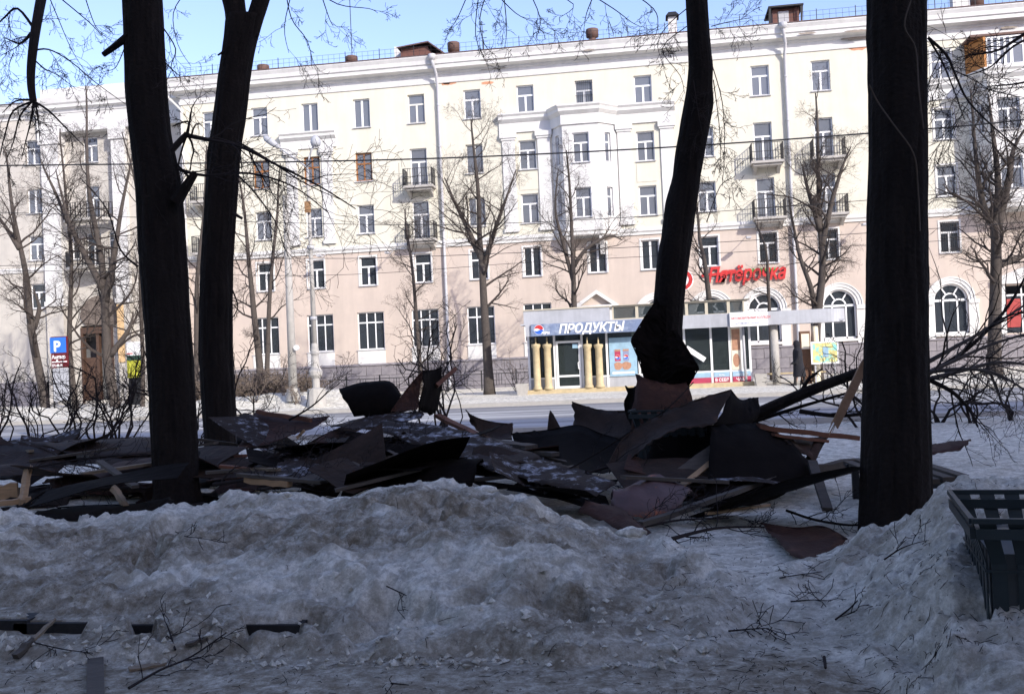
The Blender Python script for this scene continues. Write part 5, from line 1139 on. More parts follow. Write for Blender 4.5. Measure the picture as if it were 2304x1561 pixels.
# ------------------------------------------------------------------ hedge, low fence and far shrubs
def shrub(x, y, z, stems, hgt, spread, label, seed, m, group, wig=.28, r=.02, name='shrub', cat='shrub', kids=(5,4,3), rmin=.006, lean=(0,0)):
    rng = random.Random(seed); o = thing(name, label, cat, (x, y, z), group); mb = MB()
    cfg = dict(seg=[9,5,3], wob=[wig,.35,.4], grav=[.12,.05,0], sides=[5,4,3], kids=list(kids), ang=[45,50,50], len=[.42,.5,.5], rad=[.6,.6,.6], **{'from':[.35,.2,.2]}, rmin=rmin, tip=.4)
    for i in range(stems):
        a = rng.random()*6.28; d = Vector((math.cos(a)*spread+lean[0], math.sin(a)*spread+lean[1], 1)); s_ = Vector((x, y, z-.05))+Vector((math.cos(a), math.sin(a), 0))*.12*rng.random()
        grow(mb, rng, s_, d, hgt*(.8+.5*rng.random()), r*(.6+.7*rng.random()), 0, cfg)
    mb.build('stems', m, o); return o
rh = random.Random(9); HY = 39.5
hp = [(p, HY+rh.uniform(-.4,.4)) for p in range(425, 705, 24)]
q = W(565, 890, HY); hedge = thing('clipped_hedge', 'dense clipped brown hedge behind the lamp post and concrete pole', 'hedge', (q.x, HY, hf(q.x, HY)))
for i, (p, y) in enumerate(hp):
    q = W(p, 890, y); rng = random.Random(200+i); mb = MB(); zz = hf(q.x, y)
    cfg = dict(seg=[9,5,3], wob=[.2,.35,.4], grav=[.12,.05,0], sides=[4,3,3], kids=[6,5,3], ang=[45,50,50], len=[.42,.5,.5], rad=[.6,.6,.6], **{'from':[.25,.2,.2]}, rmin=.011, tip=.5)
    for k in range(20):
        a_ = rng.random()*6.28; grow(mb, rng, Vector((q.x+.12*math.cos(a_), y+.12*math.sin(a_), zz-.05)), Vector((math.cos(a_)*.5, math.sin(a_)*.5, 1)), 1.15*(.8+.5*rng.random()), .018*(.6+.7*rng.random()), 0, cfg)
    mb.build('bush', hedge_m, hedge)
for i, (p, y, hgt, lab) in enumerate(((640, 36.8, 1.3, 'small brown bush at the foot of the concrete pole'), (575, 36.4, 1.0, 'small brown bush in the snow left of the concrete pole'), (668, 35.6, .9, 'low brown bush between the pole and the lamp post'), (1165, 46, 1.5, 'leafless bush at the left side of the kiosk'))):
    q = W(p, 900, y); shrub(q.x, y, hf(q.x, y), 8, hgt, .4, lab, 230+i, hedge_m, None, .2, .014, 'bush', 'bush', (5,4,3), .005)
fy = 50.5; fa, fb = W(560, 880, fy).x, W(1190, 870, fy).x
lf = thing('low_fence', 'low black iron fence along the lawn in front of the plinth', 'fence', ((fa+fb)/2, fy, .1))
mb = MB(); mb.box(fa, fb, fy-.02, fy+.02, .95, .99); mb.build('rail', iron, lf); MB().box(fa, fb, fy-.02, fy+.02, .38, .41).build('rail', iron, lf)
x = fa; k = 0
pm_ = MB().box(-.03, .03, -.03, .03, -.05, 1.1).mesh('post', iron); bm_ = MB().box(-.012, .012, -.012, .012, .411, .949).mesh('picket', iron)
while x < fb:
    put('post', pm_, lf, (x, fy, .1-.03)); x += 1.8
mb = MB(); x = fa+.9
while x < fb: 
    for dx in (-.14, 0, .14): mb.box(x+dx-.012, x+dx+.012, fy-.012, fy+.012, .411, .949)
    x += 1.8
tag(mb.build('pickets', iron, lf), kind='stuff')
# ------------------------------------------------------------------ dark near shrubs along the road edge
NSG = 'leafless dark shrubs along the near road edge'
for i, (p, y, n_, hgt, sp_, lab) in enumerate(((-15,19.6,5,1.5,.35,'dark bare shrub cut by the left picture edge'), (85,19.8,5,1.5,.35,'dark bare shrub, second from the left edge'), (155,19.5,6,1.6,.38,'dark bare shrub below the parking sign'), (222,19.7,6,1.5,.35,'dark bare shrub left of the portal tree base'), (275,19.4,6,1.6,.35,'dark bare shrub closest to the first black trunk on its left'), (440,19.6,4,1.5,.25,'dark bare shrub seen between the two left trunks'), (540,19.8,4,1.6,.25,'dark bare shrub right of the forked trunk'), (1000,18.8,7,1.7,.38,'dark tangled shrub behind the upright metal fin'), (1945,18.6,4,1.2,.35,'dark tangled shrub left of the thick right trunk'), (2000,18.8,4,1.3,.35,'dark bare shrub half hidden by the thick right trunk'), (2112,19,3,1.0,.25,'dark bare shrub just right of the thick right trunk'), (2185,18.6,3,1.1,.35,'dark bare shrub right of the bench'), (2275,18.9,3,1.2,.35,'dark bare shrub nearest the right picture edge'))):
    q = W(p, 980, y); shrub(q.x, y, 0.0, n_+2, hgt*1.3, sp_, lab, 300+i, twig_dark, NSG, .34, .022, 'shrub', 'shrub', (7,5,4), .0038)
# ================================================================== storm debris: torn roof sheets, boards, branches
DG = 'torn roof sheets in the debris heap'
def cat(pts, n, sharp=False):
    pts = [Vector(p) for p in pts]; d = [0.]
    for i in range(1, len(pts)): d.append(d[-1]+(pts[i]-pts[i-1]).length)
    out = []; sp_ = smooth_path(pts, 8) if len(pts) > 2 and not sharp else pts
    d = [0.]
    for i in range(1, len(sp_)): d.append(d[-1]+(sp_[i]-sp_[i-1]).length)
    for i in range(n): 
        t = d[-1]*i/(n-1); out.append(Vector([float(np.interp(t, d, [p[j] for p in sp_])) for j in range(3)]))
    return out
def sheet(label, top, bot, m, sag=.0, seed=0, nu=18, nv=7, crumple=.016, group=DG, seam=True, name='roof_sheet', sharp=False):
    """lofted between two edges given as (px, py, distance)"""
    rng = random.Random(seed)
    A = cat([W(*p) for p in top], nu, sharp); B = cat([W(*p) for p in bot], nu, sharp)
    c = (A[0]+A[-1]+B[0]+B[-1])/4
    mb = MB(); vs = []
    for i in range(nu):
        for j in range(nv):
            t = j/(nv-1); p = A[i].lerp(B[i], t)
            nrm = (B[i]-A[i]).cross((A[-1]-A[0])+(B[-1]-B[0])).normalized()
            e = .35+.65*math.sin(math.pi*t)
            p = p+nrm*(sag*math.sin(math.pi*t)+crumple*e*2.2*float(fbm(np.array([i*.18+seed*7.1]), np.array([j*.33]), 1.3, 3, seed)[0]))
            ed = .007 if (i in (0, nu-1) or j in (0, nv-1)) else .005; p = p+Vector((rng.gauss(0,ed), rng.gauss(0,ed), rng.gauss(0,ed)))
            vs.append(p)
    mb.add(vs, [(i*nv+j, (i+1)*nv+j, (i+1)*nv+j+1, i*nv+j+1) for i in range(nu-1) for j in range(nv-1)])
    low = min(v.z for v in vs)
    root = thing(name, label, 'metal sheet', (c.x, c.y, low), group)
    o = mb.build('plate', m, root, sag != 0 and not sharp); s_ = o.modifiers.new('thickness', 'SOLIDIFY'); s_.thickness = .006; s_.offset = 0
    if seam:
        mb = MB(); mb.tube([v for v in A], .008, 5); mb.build('folded_edge', m, root)
    return root
def plank(label, a, b, w, t, m, up=(0,0,1), split=False, group='broken boards in the debris heap', name='board', cat_='board', seed=0):
    a, b = W(*a), W(*b); rng = random.Random(seed); root = thing(name, label, cat_, tuple(a.lerp(b, .5)-Vector((0,0,t/2))), group)
    d = (b-a).normalized(); u = Vector(up); s_ = d.cross(u).normalized(); u = s_.cross(d).normalized(); n = 7; mb = MB(); vs = []
    for i in range(n):
        p = a.lerp(b, i/(n-1))+u*rng.gauss(0, t*.12); ww = w*(1-.08*rng.random())
        for q, r in ((-1,-1),(1,-1),(1,1),(-1,1)):
            off = Vector((0,0,0))
            if split and i in (0, n-1): off = d*rng.uniform(-.14, .14)
            vs.append(p+s_*q*ww/2+u*r*t/2+off)
    fs = [(3,2,1,0), tuple(range(4*n-4, 4*n))]+[(4*i+j, 4*i+(j+1) % 4, 4*i+4+(j+1) % 4, 4*i+4+j) for i in range(n-1) for j in range(4)]
    mb.add(vs, fs); mb.build('timber', m, root)
    if split:
        mb = MB()
        for k in range(7):
            e = b+s_*rng.uniform(-.45,.45)*w+u*rng.uniform(-.4,.4)*t; mb.tube([e-d*.05, e+d*rng.uniform(.06,.2)+s_*rng.gauss(0,.012)], [w*.1, .002], 4)
        mb.build('splinters', freshwood, root)
    return root
# filler that carries the heap: small torn pieces and battens, in rows from back to front
fr = random.Random(21)
def where(px):
    for lim, s_ in ((330, 'left of the first black trunk'), (470, 'at the foot of the first black trunk'), (640, 'below the forked trunk'), (800, 'left of the black curled sheet'), (960, 'below the tall fin'), (1130, 'under the long frosted slide'), (1300, 'below the upright triangle'), (1450, 'under the wavy sheet'), (1620, 'beneath the dark tent'), (3000, 'near the thick right trunk')):
        if px < lim: return s_
for i in range(60):
    px = fr.uniform(-60, 1130) if i < 38 else fr.uniform(1130, 1820)
    t = fr.random(); back, front = (1000, 1095) if px < 560 else ((955, 1085) if px < 1130 else (985, 1110))
    py = back+(front-back)*t; Y = 12.6-4.1*t+fr.gauss(0,.15); mi = i % 6
    if 315 < px < 480: Y = max(Y, 10.9)
    c = W(px, py, Y); L, Wd = fr.uniform(.6,1.5), fr.uniform(.4,.7); a = fr.uniform(-.5,.5); tl = fr.gauss(0,.22); t2_ = fr.gauss(.08,.25)
    u = Vector((math.cos(a), math.sin(a), tl)).normalized(); v = Vector((-math.sin(a), math.cos(a), t2_)).normalized()
    ps_ = [c-u*L/2-v*Wd/2, c+u*L/2-v*Wd/2, c+u*L/2+v*Wd/2, c-u*L/2+v*Wd/2]
    root = thing('roof_sheet', f"small torn {['dark rusty', 'brown', 'rusty', 'black', 'snow-dusted', 'dull black'][mi]} sheet in the heap {where(px)}", 'metal sheet', tuple(c), 'small torn sheets filling the heap')
    mb = MB(); vs = []
    bend = fr.gauss(0, .03)
    for p in range(9):
        for q in range(5):
            s_, r_ = p/8, q/4; P_ = ps_[0].lerp(ps_[1], s_).lerp(ps_[3].lerp(ps_[2], s_), r_)+Vector((0,0,1))*(bend*math.sin(math.pi*s_)+.012*math.sin(i+p*.9+q)); vs.append(P_)
    mb.add(vs, [(p*5+q, p*5+5+q, p*5+6+q, p*5+1+q) for p in range(8) for q in range(4)])
    o = mb.build('plate', [rust, rust_red, rust, rust_black, frosty, rust_black][mi], root, False); s_ = o.modifiers.new('thickness', 'SOLIDIFY'); s_.thickness = .006
for i in range(30):
    px = fr.uniform(-40, 1750); t = fr.random(); py = 985+105*t; Y = 12.4-3.9*t; Y = max(Y, 11) if 300 < px < 490 else Y; c = W(px, py, Y); a = fr.uniform(-.9,.9); L = fr.uniform(.4,1.1); d = Vector((math.cos(a), math.sin(a), fr.gauss(0,.12)))*L/2
    root = thing('batten', f"short broken {['grey', 'dark', 'weathered', 'reddish', 'pale'][i % 5]} batten in the heap {where(px)}", 'board', tuple(c), 'short broken battens in the heap')
    MB().bar(c-d, c+d, fr.uniform(.05,.12), .03).build('timber', [oldwood, oldwood, oldwood, redwood, splitwood][i % 5], root)
for i in range(26):                                     # low scraps on the snow round the feet of the left trunks
    px = fr.uniform(20, 800); py = fr.uniform(1082, 1132); c = G(px, py, .07); a = fr.uniform(-.5,.5); L, Wd = fr.uniform(.35,.9), fr.uniform(.2,.45)
    u = Vector((math.cos(a), math.sin(a), fr.gauss(0,.1))); v = Vector((-math.sin(a), math.cos(a), fr.gauss(.12,.15))); k = i % 4
    root = thing('roof_sheet', f"low {['darkened', 'black', 'brown', 'rusty'][k]} scrap of sheet on the snow {where(px)}", 'metal sheet', (c.x, c.y, c.z-.05), 'low scraps on the snow in front of the left trunks')
    vs = [c+u*L*(p/5-.5)+v*Wd*(q/3-.5)+Vector((fr.gauss(0,.012), fr.gauss(0,.012), fr.gauss(0,.014))) for p in range(6) for q in range(4)]
    mb = MB(); mb.add(vs, [(p*4+q, p*4+4+q, p*4+5+q, p*4+1+q) for p in range(5) for q in range(3)]); o = mb.build('plate', [rust, rust_black, rust_red, rust][k], root); s_ = o.modifiers.new('thickness', 'SOLIDIFY'); s_.thickness = .006
# named sheets, left to right
sheet('long rusty sheet with a pointed end lying flat at the far left of the heap', [(18,992,12.2),(110,995,12.0),(200,988,12.2),(345,984,12.4)], [(120,1008,11.5),(180,1026,11.2),(250,1030,11.2),(350,1022,11.3)], rust, .02, 1)
sheet('bluish sheet at the left picture edge in front of the pointed one', [(-40,1000,11.4),(40,1003,11.3),(100,1010,11.2),(150,1040,10.9)], [(-40,1085,10.2),(30,1075,10.2),(60,1072,10.2),(100,1070,10.2)], rust, -.05, 2)
sheet('curled sheet with a raised back edge left of the first black trunk', [(95,1086,10),(180,1070,10.3),(260,1045,10.6),(350,1030,10.8)], [(120,1095,9.6),(220,1085,9.7),(300,1062,10),(355,1062,10)], rust_red, .06, 3)
sheet('dark sheet lying on the snow below the first black trunk', [(130,1142,8.7),(200,1137,8.8),(300,1134,8.8),(380,1120,9)], [(60,1160,8.2),(150,1172,8.1),(230,1165,8.2),(400,1140,8.5)], rust_black, .02, 4)
sheet('dark sheet standing on edge at the foot of the first black trunk', [(430,1010,11.3),(480,1018,11),(530,1022,11)], [(440,1060,10.4),(470,1075,10.2),(520,1060,10.3)], rust_black, .03, 5)
sheet('large brown sheet with a lifted left corner right of the forked trunk', [(575,925,12.6),(640,938,12.4),(690,942,12.2),(742,936,12.2)], [(535,1008,11.4),(590,1003,11.4),(640,985,11.5),(690,968,11.7)], rust_red, -.03, 6)
sheet('narrow bluish sheet leaning at the foot of the forked trunk', [(530,945,12.8),(550,930,12.8),(575,938,12.7)], [(532,1000,11.8),(555,1003,11.8),(580,1000,11.8)], rust, .01, 7)
sheet('frosted sheet in the middle of the left half of the heap', [(600,1012,10.9),(690,1005,11),(780,1000,11),(850,1012,10.8)], [(570,1062,9.8),(650,1072,9.6),(720,1070,9.6),(770,1060,9.8)], frosty, .02, 8)
sheet('dark plum sheet behind the greenish board', [(730,988,11.2),(800,982,11.3),(850,990,11.2)], [(760,1040,10.2),(790,1042,10.2),(850,1015,10.5)], rust, .015, 9)
sheet('frosted lower sheet left of the pale board end', [(590,1045,10),(650,1030,10.2),(720,1025,10.3)], [(560,1075,9.4),(640,1085,9.2),(740,1075,9.4)], frosty, .01, 10)
sheet('black sheet curled upright on top of the heap left of the fin', [(764,876,12.3),(800,865,12.3),(840,859,12.3),(880,860,12.3),(905,893,12.1)], [(798,937,12.0),(815,937,12.0),(840,935,11.9),(870,930,11.9),(905,925,11.8)], rust_black, .10, 11)
sheet('lit reddish face of the tall folded fin on top of the heap', [(950,836,11.9),(935,852,11.9),(912,880,11.9),(880,926,11.8)], [(948,846,11.9),(945,880,11.85),(942,905,11.8),(938,922,11.7)], rust_red, .0, 12, crumple=.004)  # lit side of the fold, its light put into the redder colour
sheet('shaded black face of the tall folded fin with its pointed top', [(950,834,11.95),(965,834,12.2),(978,832,12.4),(994,826,12.6)], [(940,924,11.75),(955,928,12),(972,932,12.2),(984,920,12.4)], rust_black, .03, 13)  # dark side of the same fold, its shade put into the black
sheet('flat frosted sheet under the tall fin', [(745,960,11.9),(820,940,11.9),(880,932,11.8),(950,926,11.8)], [(770,962,11.4),(830,964,11.3),(900,952,11.4),(955,935,11.6)], frosty, .01, 14)
sheet('long frosted sheet sliding down from the fin towards the snow bank', [(870,945,11.4),(960,955,11.2),(1050,972,10.8),(1140,1000,10.3),(1222,1030,9.9)], [(860,972,10.8),(940,998,10.4),(1010,1020,10),(1060,1038,9.6),(1110,1062,9.2)], frosty, .02, 15, 26, 9)
sheet('frosted sheet continuing the slide, with a pointed right end', [(1222,1032,9.8),(1280,1050,9.5),(1340,1070,9.2),(1386,1087,9.0)], [(1145,1064,9.15),(1200,1085,8.9),(1260,1098,8.7),(1330,1126,8.4)], frosty, .015, 16, 22, 8)
sheet('black curled roll of sheet just behind the snow bank', [(830,1062,9.9),(900,1052,9.9),(980,1040,9.9),(1060,1045,9.8),(1100,1055,9.7)], [(815,1098,9.1),(890,1108,8.9),(960,1105,8.8),(1030,1098,8.8),(1065,1092,8.9)], rust_black, .14, 17, 24, 9)
sheet('plum sheet with a bent-up left edge behind the long slide', [(1048,922,12.1),(1062,935,12.0),(1100,948,12.0),(1155,955,12.0)], [(1058,950,12.0),(1085,975,11.7),(1110,990,11.5),(1150,990,11.5)], rust, -.05, 18)
sheet('small triangular sheet standing upright', [(1238,924,12.2),(1248,940,12.1),(1266,975,12)], [(1229,978,12),(1240,980,12),(1262,980,11.9)], rust, .01, 19, 8, 5)
sheet('broad upright plum sheet left of the leaning trunk', [(1287,904,12.1),(1320,915,12.0),(1360,924,11.9),(1425,924,11.7)], [(1288,958,11.8),(1330,968,11.6),(1370,985,11.3),(1430,992,11.1)], rust, -.04, 20)
sheet('black wide sheet sagging below the upright plum sheet', [(1150,976,11.6),(1230,968,11.5),(1300,957,11.4),(1350,975,11.2),(1400,990,11)], [(1190,1012,10.6),(1250,1045,10),(1300,1060,9.7),(1350,1065,9.6),(1390,1060,9.6)], rust_black, -.10, 21, 22, 9)
sheet('crumpled dark flap folded round the left of the leaning trunk', [(1476,676,11.45),(1450,715,11.4),(1419,766,11.3),(1434,800,11.35),(1450,850,11.4)], [(1500,690,11.42),(1500,730,11.4),(1500,780,11.38),(1500,815,11.4),(1500,860,11.4)], rust_black, .015, 22, 24, 8, .03, sharp=True)
sheet('crumpled dark flap folded round the right of the leaning trunk', [(1520,742,11.4),(1540,775,11.3),(1573,828,11.2),(1560,848,11.3),(1548,870,11.4)], [(1488,750,11.4),(1490,780,11.36),(1490,815,11.34),(1490,845,11.36),(1490,880,11.36)], rust_black, .015, 23, 24, 8, .03, sharp=True)
sheet('brown sheet standing in front of the leaning trunk', [(1430,843,11.3),(1470,858,11.2),(1510,866,11.2),(1545,862,11.3)], [(1420,968,10.8),(1460,972,10.7),(1510,935,10.9),(1560,905,11.1)], rust_red, .04, 24)
sheet('ragged narrow strip at the left foot of the leaning trunk', [(1408,868,11.35),(1414,885,11.3),(1404,905,11.3),(1408,930,11.2),(1425,965,11)], [(1432,868,11.3),(1432,890,11.25),(1430,910,11.2),(1432,935,11.1),(1440,968,10.9)], rust_black, .02, 25, 14, 5, .03, sharp=True)
sheet('long wavy sheet rising to a sharp corner in front of the leaning trunk', [(1366,1050,9.6),(1400,990,9.9),(1450,955,10.1),(1540,910,10.4),(1600,890,10.5),(1645,877,10.6)], [(1372,1054,9.5),(1420,1032,9.5),(1465,995,9.6),(1520,968,9.8),(1570,960,9.9),(1600,958,9.9)], rust, -.04, 26, 28, 9)
sheet('black sheet folded behind the sharp corner', [(1645,878,10.7),(1665,900,10.8),(1690,897,11),(1706,895,11.1)], [(1602,960,10.0),(1640,965,10.2),(1680,958,10.4),(1705,940,10.7)], rust_black, .03, 27)
sheet('orange spotted buckled sheet at the front of the right half', [(1375,1122,8.7),(1425,1090,9),(1472,1066,9.2),(1510,1082,9.2),(1568,1116,9)], [(1375,1140,8.4),(1410,1160,8.2),(1450,1165,8.2),(1500,1160,8.3),(1530,1145,8.5)], orange_rust, .10, 28, 22, 9)
sheet('dark sheet poking into the snow at the right end of the bank', [(1330,1130,8.3),(1400,1150,8.1),(1440,1180,7.7),(1502,1228,7.2)], [(1300,1150,8.0),(1370,1180,7.7),(1420,1205,7.4),(1482,1234,7.1)], rust_red, .03, 29)
sheet('dark sheet leaning like a tent over the right half', [(1600,958,10),(1660,952,10.2),(1720,955,10.5)], [(1580,1140,8.9),(1720,1130,9.2),(1835,1062,9.9)], rust_black, .06, 30, 16, 9)  # black sheet drawn forward to fill in the dark shading inside the heap
sheet('second tent-like black sheet behind the bins slats', [(1480,975,10.6),(1560,962,10.6),(1640,955,10.6)], [(1430,1090,10.2),(1540,1130,9.9),(1650,1140,9.7)], rust_black, .02, 31, 16, 9)  # black here also paints the shade under the heap
sheet('plum sheet hanging from the orange board near the right trunk', [(1740,975,10.5),(1790,985,10.6),(1850,985,10.8)], [(1770,995,10.1),(1800,1015,10.1),(1835,1040,10.1)], rust, .02, 32)
sheet('grey leaning strip beside the short prop', [(1835,985,10.4),(1850,985,10.4),(1862,985,10.5)], [(1800,1055,10),(1815,1060,10),(1825,1058,10)], rust, .01, 33, 8, 5)
a = [G(1714,1177,.06), G(1790,1188,.05), G(1870,1183,.05), G(1905,1212,.05)]
b = [G(1716,1180,.05), G(1760,1225,.03), G(1790,1250,.03), G(1838,1258,.03)]
sheet('flat brown sheet lying alone on the snow left of the thick trunk', [(1714,1177,8.0),(1790,1188,7.85),(1850,1184,7.9),(1905,1212,7.3)], [(1720,1182,7.95),(1755,1222,7.2),(1785,1252,6.7),(1835,1258,6.55)], rust_red, -.02, 34, 18, 9, group=None)
sheet('red-brown torn strip lying on the snow behind the bench', [(2090,1003,10.2),(2130,996,10.3),(2160,993,10.3),(2185,990,10.3)], [(2090,1022,9.8),(2130,1018,9.8),(2160,1010,9.9),(2180,998,10)], rust_red, .02, 35, 12, 5, group=None)
# boards
plank('wide weathered board leaning across the dark tent', (1500,1100,9.1), (1655,985,10.2), .20, .035, oldwood, (0,-1,.6))
plank('thin yellowish batten beside the leaning board', (1530,1096,9.0), (1650,1000,10), .05, .03, freshwood, (0,-1,.6))
plank('long orange board running to the thick right trunk', (1705,960,10.3), (1930,985,10.6), .10, .05, redwood)
plank('second orange board under the long one', (1740,978,10.2), (1860,992,10.4), .10, .03, redwood)
plank('splintered pale board hanging beside the thick trunk', (1948,815,9.3), (1888,935,9.3), .075, .05, mat('weathered_torn_board', (.22, .13, .075), .8, .35, 8, .4, 40), (0,-1,0), True)
plank('dark squared beam lying behind the short prop', (1700,1075,9.8), (1940,1045,10.4), .12, .14, oldwood)
plank('short board propped upright near the thick trunk', (1828,1040,9.9), (1862,1146,9.0), .09, .04, oldwood, (0,-1,0))
plank('pale yellow board end in the left half', (555,1078,9.1), (652,1088,9.0), .10, .055, freshwood)
plank('greenish grey board across the left half', (690,1085,9.2), (890,1020,10.2), .20, .03, oldwood, (0,-.6,1))
plank('pale broken stick by the first black trunk', (255,1098,9.4), (284,1138,8.7), .06, .05, freshwood, (0,-1,0), True)
plank('yellowish log end at the left edge', (-60,1110,9.2), (40,1100,9.4), .16, .14, freshwood)
plank('pale split stake at the left', (48,1128,9.0), (62,1072,9.3), .07, .05, freshwood, (0,-1,0), True)
plank('pale plank low at the left edge', (-60,1140,8.8), (70,1122,9.1), .12, .05, freshwood)
plank('reddish board sloping down behind the plum sheet', (985,935,12), (1120,1000,11), .10, .04, redwood)
plank('board with a pale sawn end right of the long slide', (1090,990,11), (1195,1005,10.4), .18, .04, oldwood)
plank('second board end below the sawn one', (1180,1012,10.4), (1250,1022,10.1), .12, .04, oldwood)
plank('red-brown bar at the top of the lifted brown sheet', (580,926,12.4), (700,945,12.0), .05, .05, redwood)
plank('small reddish stake beside the black fin', (982,868,12.3), (1025,830,12.6), .05, .05, redwood, (0,-1,0))
plank('small pale stick standing in the middle heap', (668,985,10.6), (685,968,10.6), .03, .02, freshwood, (0,-1,0))
plank('long grey lath at the right front of the heap', (1440,1180,7.9), (1740,1075,9.6), .07, .04, oldwood)
plank('thin yellowish lath on the snow at the right front', (1590,1155,8.3), (1730,1135,8.9), .04, .02, freshwood)
# logs and fallen limbs
def limb(label, path, r0, r1, seed, kids=8, L=.5, m=bark_near, cfg=None, name='fallen_branch', group='fallen limbs and branches'):
    rng = random.Random(seed); pts = [W(*p) for p in path]; o = thing(name, label, 'branch', tuple(pts[0]), group)
    sp_ = smooth_path(pts, 5); k = len(sp_); mb = MB(); mb.tube(sp_, [r0+(r1-r0)*i/(k-1) for i in range(k)], 8)
    if kids:
        c2 = dict(cfg or HANG); c2['kids'] = [6,5,3]; c2['grav'] = [0,-.02,-.02,0]
        for j in range(kids):
            i = min(int((.1+.9*(j+rng.random())/kids)*(k-1)), k-2); ax = (sp_[i+1]-sp_[i]).normalized(); sd_ = ax.cross(wobble(rng, 1)).normalized()
            grow(mb, rng, sp_[i], ax*.75+sd_*.65+Vector((0,0,.15)), L*(.5+rng.random()), max(.003, (r0+(r1-r0)*i/k)*.45), 1, c2)
    mb.build('limb', m, o)
    return o
limb('thick dark log slanting up to the thick right trunk', [(1640,962,11.2),(1740,915,11.2),(1840,872,11.1),(1950,832,11)], .075, .05, 1, 3, .5)
limb('thinner branch under the slanting log', [(1690,950,11.4),(1800,915,11.3),(1920,880,11.2)], .025, .012, 2, 4, .4)
limb('dark branch along the ground behind the tent sheets', [(1800,925,12.5),(1880,935,12.3),(1960,930,12.2)], .03, .015, 3, 5, .5)
FB = 'broken crown limbs piled right of the thick trunk'
FBm = mat('pale_brown_limb', (.045, .036, .03), .9, .3, 12)
limb('upper fallen limb reaching up to the right picture edge', [(2060,830,13),(2150,780,13.2),(2230,735,13.4),(2330,670,13.6)], .032, .012, 4, 7, 1.1, FBm, group=FB)
limb('second fallen limb below the upper one, right of the thick trunk', [(2060,850,12.6),(2150,810,12.8),(2230,775,13),(2330,745,13.2)], .03, .012, 5, 7, 1.0, FBm, group=FB)
limb('third fallen limb running level right of the thick trunk', [(2060,860,12.4),(2160,835,12.4),(2250,815,12.5),(2340,825,12.6)], .03, .012, 6, 7, .9, FBm, group=FB)
limb('lowest fallen limb drooping to the snow at the right', [(2070,840,12.2),(2160,830,12),(2240,840,12),(2310,880,12)], .026, .01, 7, 7, .9, FBm, group=FB)
limb('fallen side branch pointing down right of the thick trunk', [(2080,850,12.3),(2140,880,12.2),(2180,920,12.2),(2200,960,12)], .03, .01, 8, 7, .7, group=FB)
limb('thin fallen branch fanning upward at the right edge', [(2080,845,12.8),(2170,790,13),(2260,700,13.2),(2320,600,13.4)], .035, .012, 9, 7, 1.0, group=FB)
limb('dark wavy branch lying across the left heap', [(0,1150,8.7),(60,1140,8.8),(120,1118,9.1),(200,1100,9.4),(330,1098,9.6)], .035, .015, 10, 5, .4)
limb('dark forked branch on the crest of the left bank', [(280,1162,7.75),(320,1152,7.75),(380,1150,7.75),(420,1140,7.8),(460,1132,7.9)], .022, .014, 11, 3, .25)
limb('thin stick with a pale tip at the crest of the left bank', [(140,1200,7.4),(200,1178,7.6),(280,1150,7.8)], .012, .006, 12, 2, .2)
limb('long thin stick hanging down the face of the bank', [(234,1175,7.35),(228,1220,6.9),(226,1275,6.35),(240,1305,6.15),(270,1338,5.95)], .011, .006, 13, 1, .12, twig_dark)
limb('thin curved hoop twig over the heap centre', [(700,1075,9.4),(760,1010,10.3),(850,985,10.8),(960,990,10.8),(1060,1010,10.5)], .010, .005, 14, 8, .4)
limb('slim branch sticking out of the heap towards the lamp post', [(650,945,12),(700,915,12.2),(740,880,12.5),(765,862,12.6)], .014, .004, 15, 9, .5)
limb('curved wire-like branch over the long wavy sheet', [(1280,1055,9.4),(1350,1015,9.8),(1420,970,10),(1500,920,10.4),(1560,860,11)], .010, .006, 16, 3, .3)
limb('knotted thin branch arching over the left centre heap', [(560,1010,10.6),(640,1000,10.6),(740,1040,10),(830,1040,9.9)], .012, .006, 17, 6, .4)
limb('bare branch lying on the snow before the thick trunk', [(1770,1148,8.5),(1830,1168,8.2),(1900,1180,8.0),(1940,1180,8.0)], .012, .008, 18, 6, .35)
for i, (a_, b_, w_) in enumerate((((40,1060,10.2),(330,1020,10.9),'over the curled left sheet'), ((120,1040,10.8),(300,1085,9.8),'crossing the left sheets'), ((560,1050,9.8),(760,1000,10.8),'over the frosted sheets'), ((640,1080,9.3),(900,1060,9.7),'in front of the greenish board'), ((700,1010,10.6),(980,1060,9.9),'over the black roll'), ((480,1090,9.2),(700,1100,9),'below the forked trunk'), ((1420,1190,7.9),(1640,1165,8.3),'on the snow at the right front'), ((1500,1215,7.3),(1720,1185,7.9),'left of the lone sheet'), ((1290,1075,9.3),(1480,1050,9.7),'before the wavy sheet'), ((820,985,11),(1010,1010,10.5),'under the tall fin'))):
    m_ = tuple((p+q)/2+(0, -8-4*(i % 3), .05)[k] for k, (p, q) in enumerate(zip(a_, b_)))
    limb(f'thin dark broken branch {w_}', [a_, m_, b_], .013+.004*(i % 3), .005, 60+i, 9, .45, twig_dark)
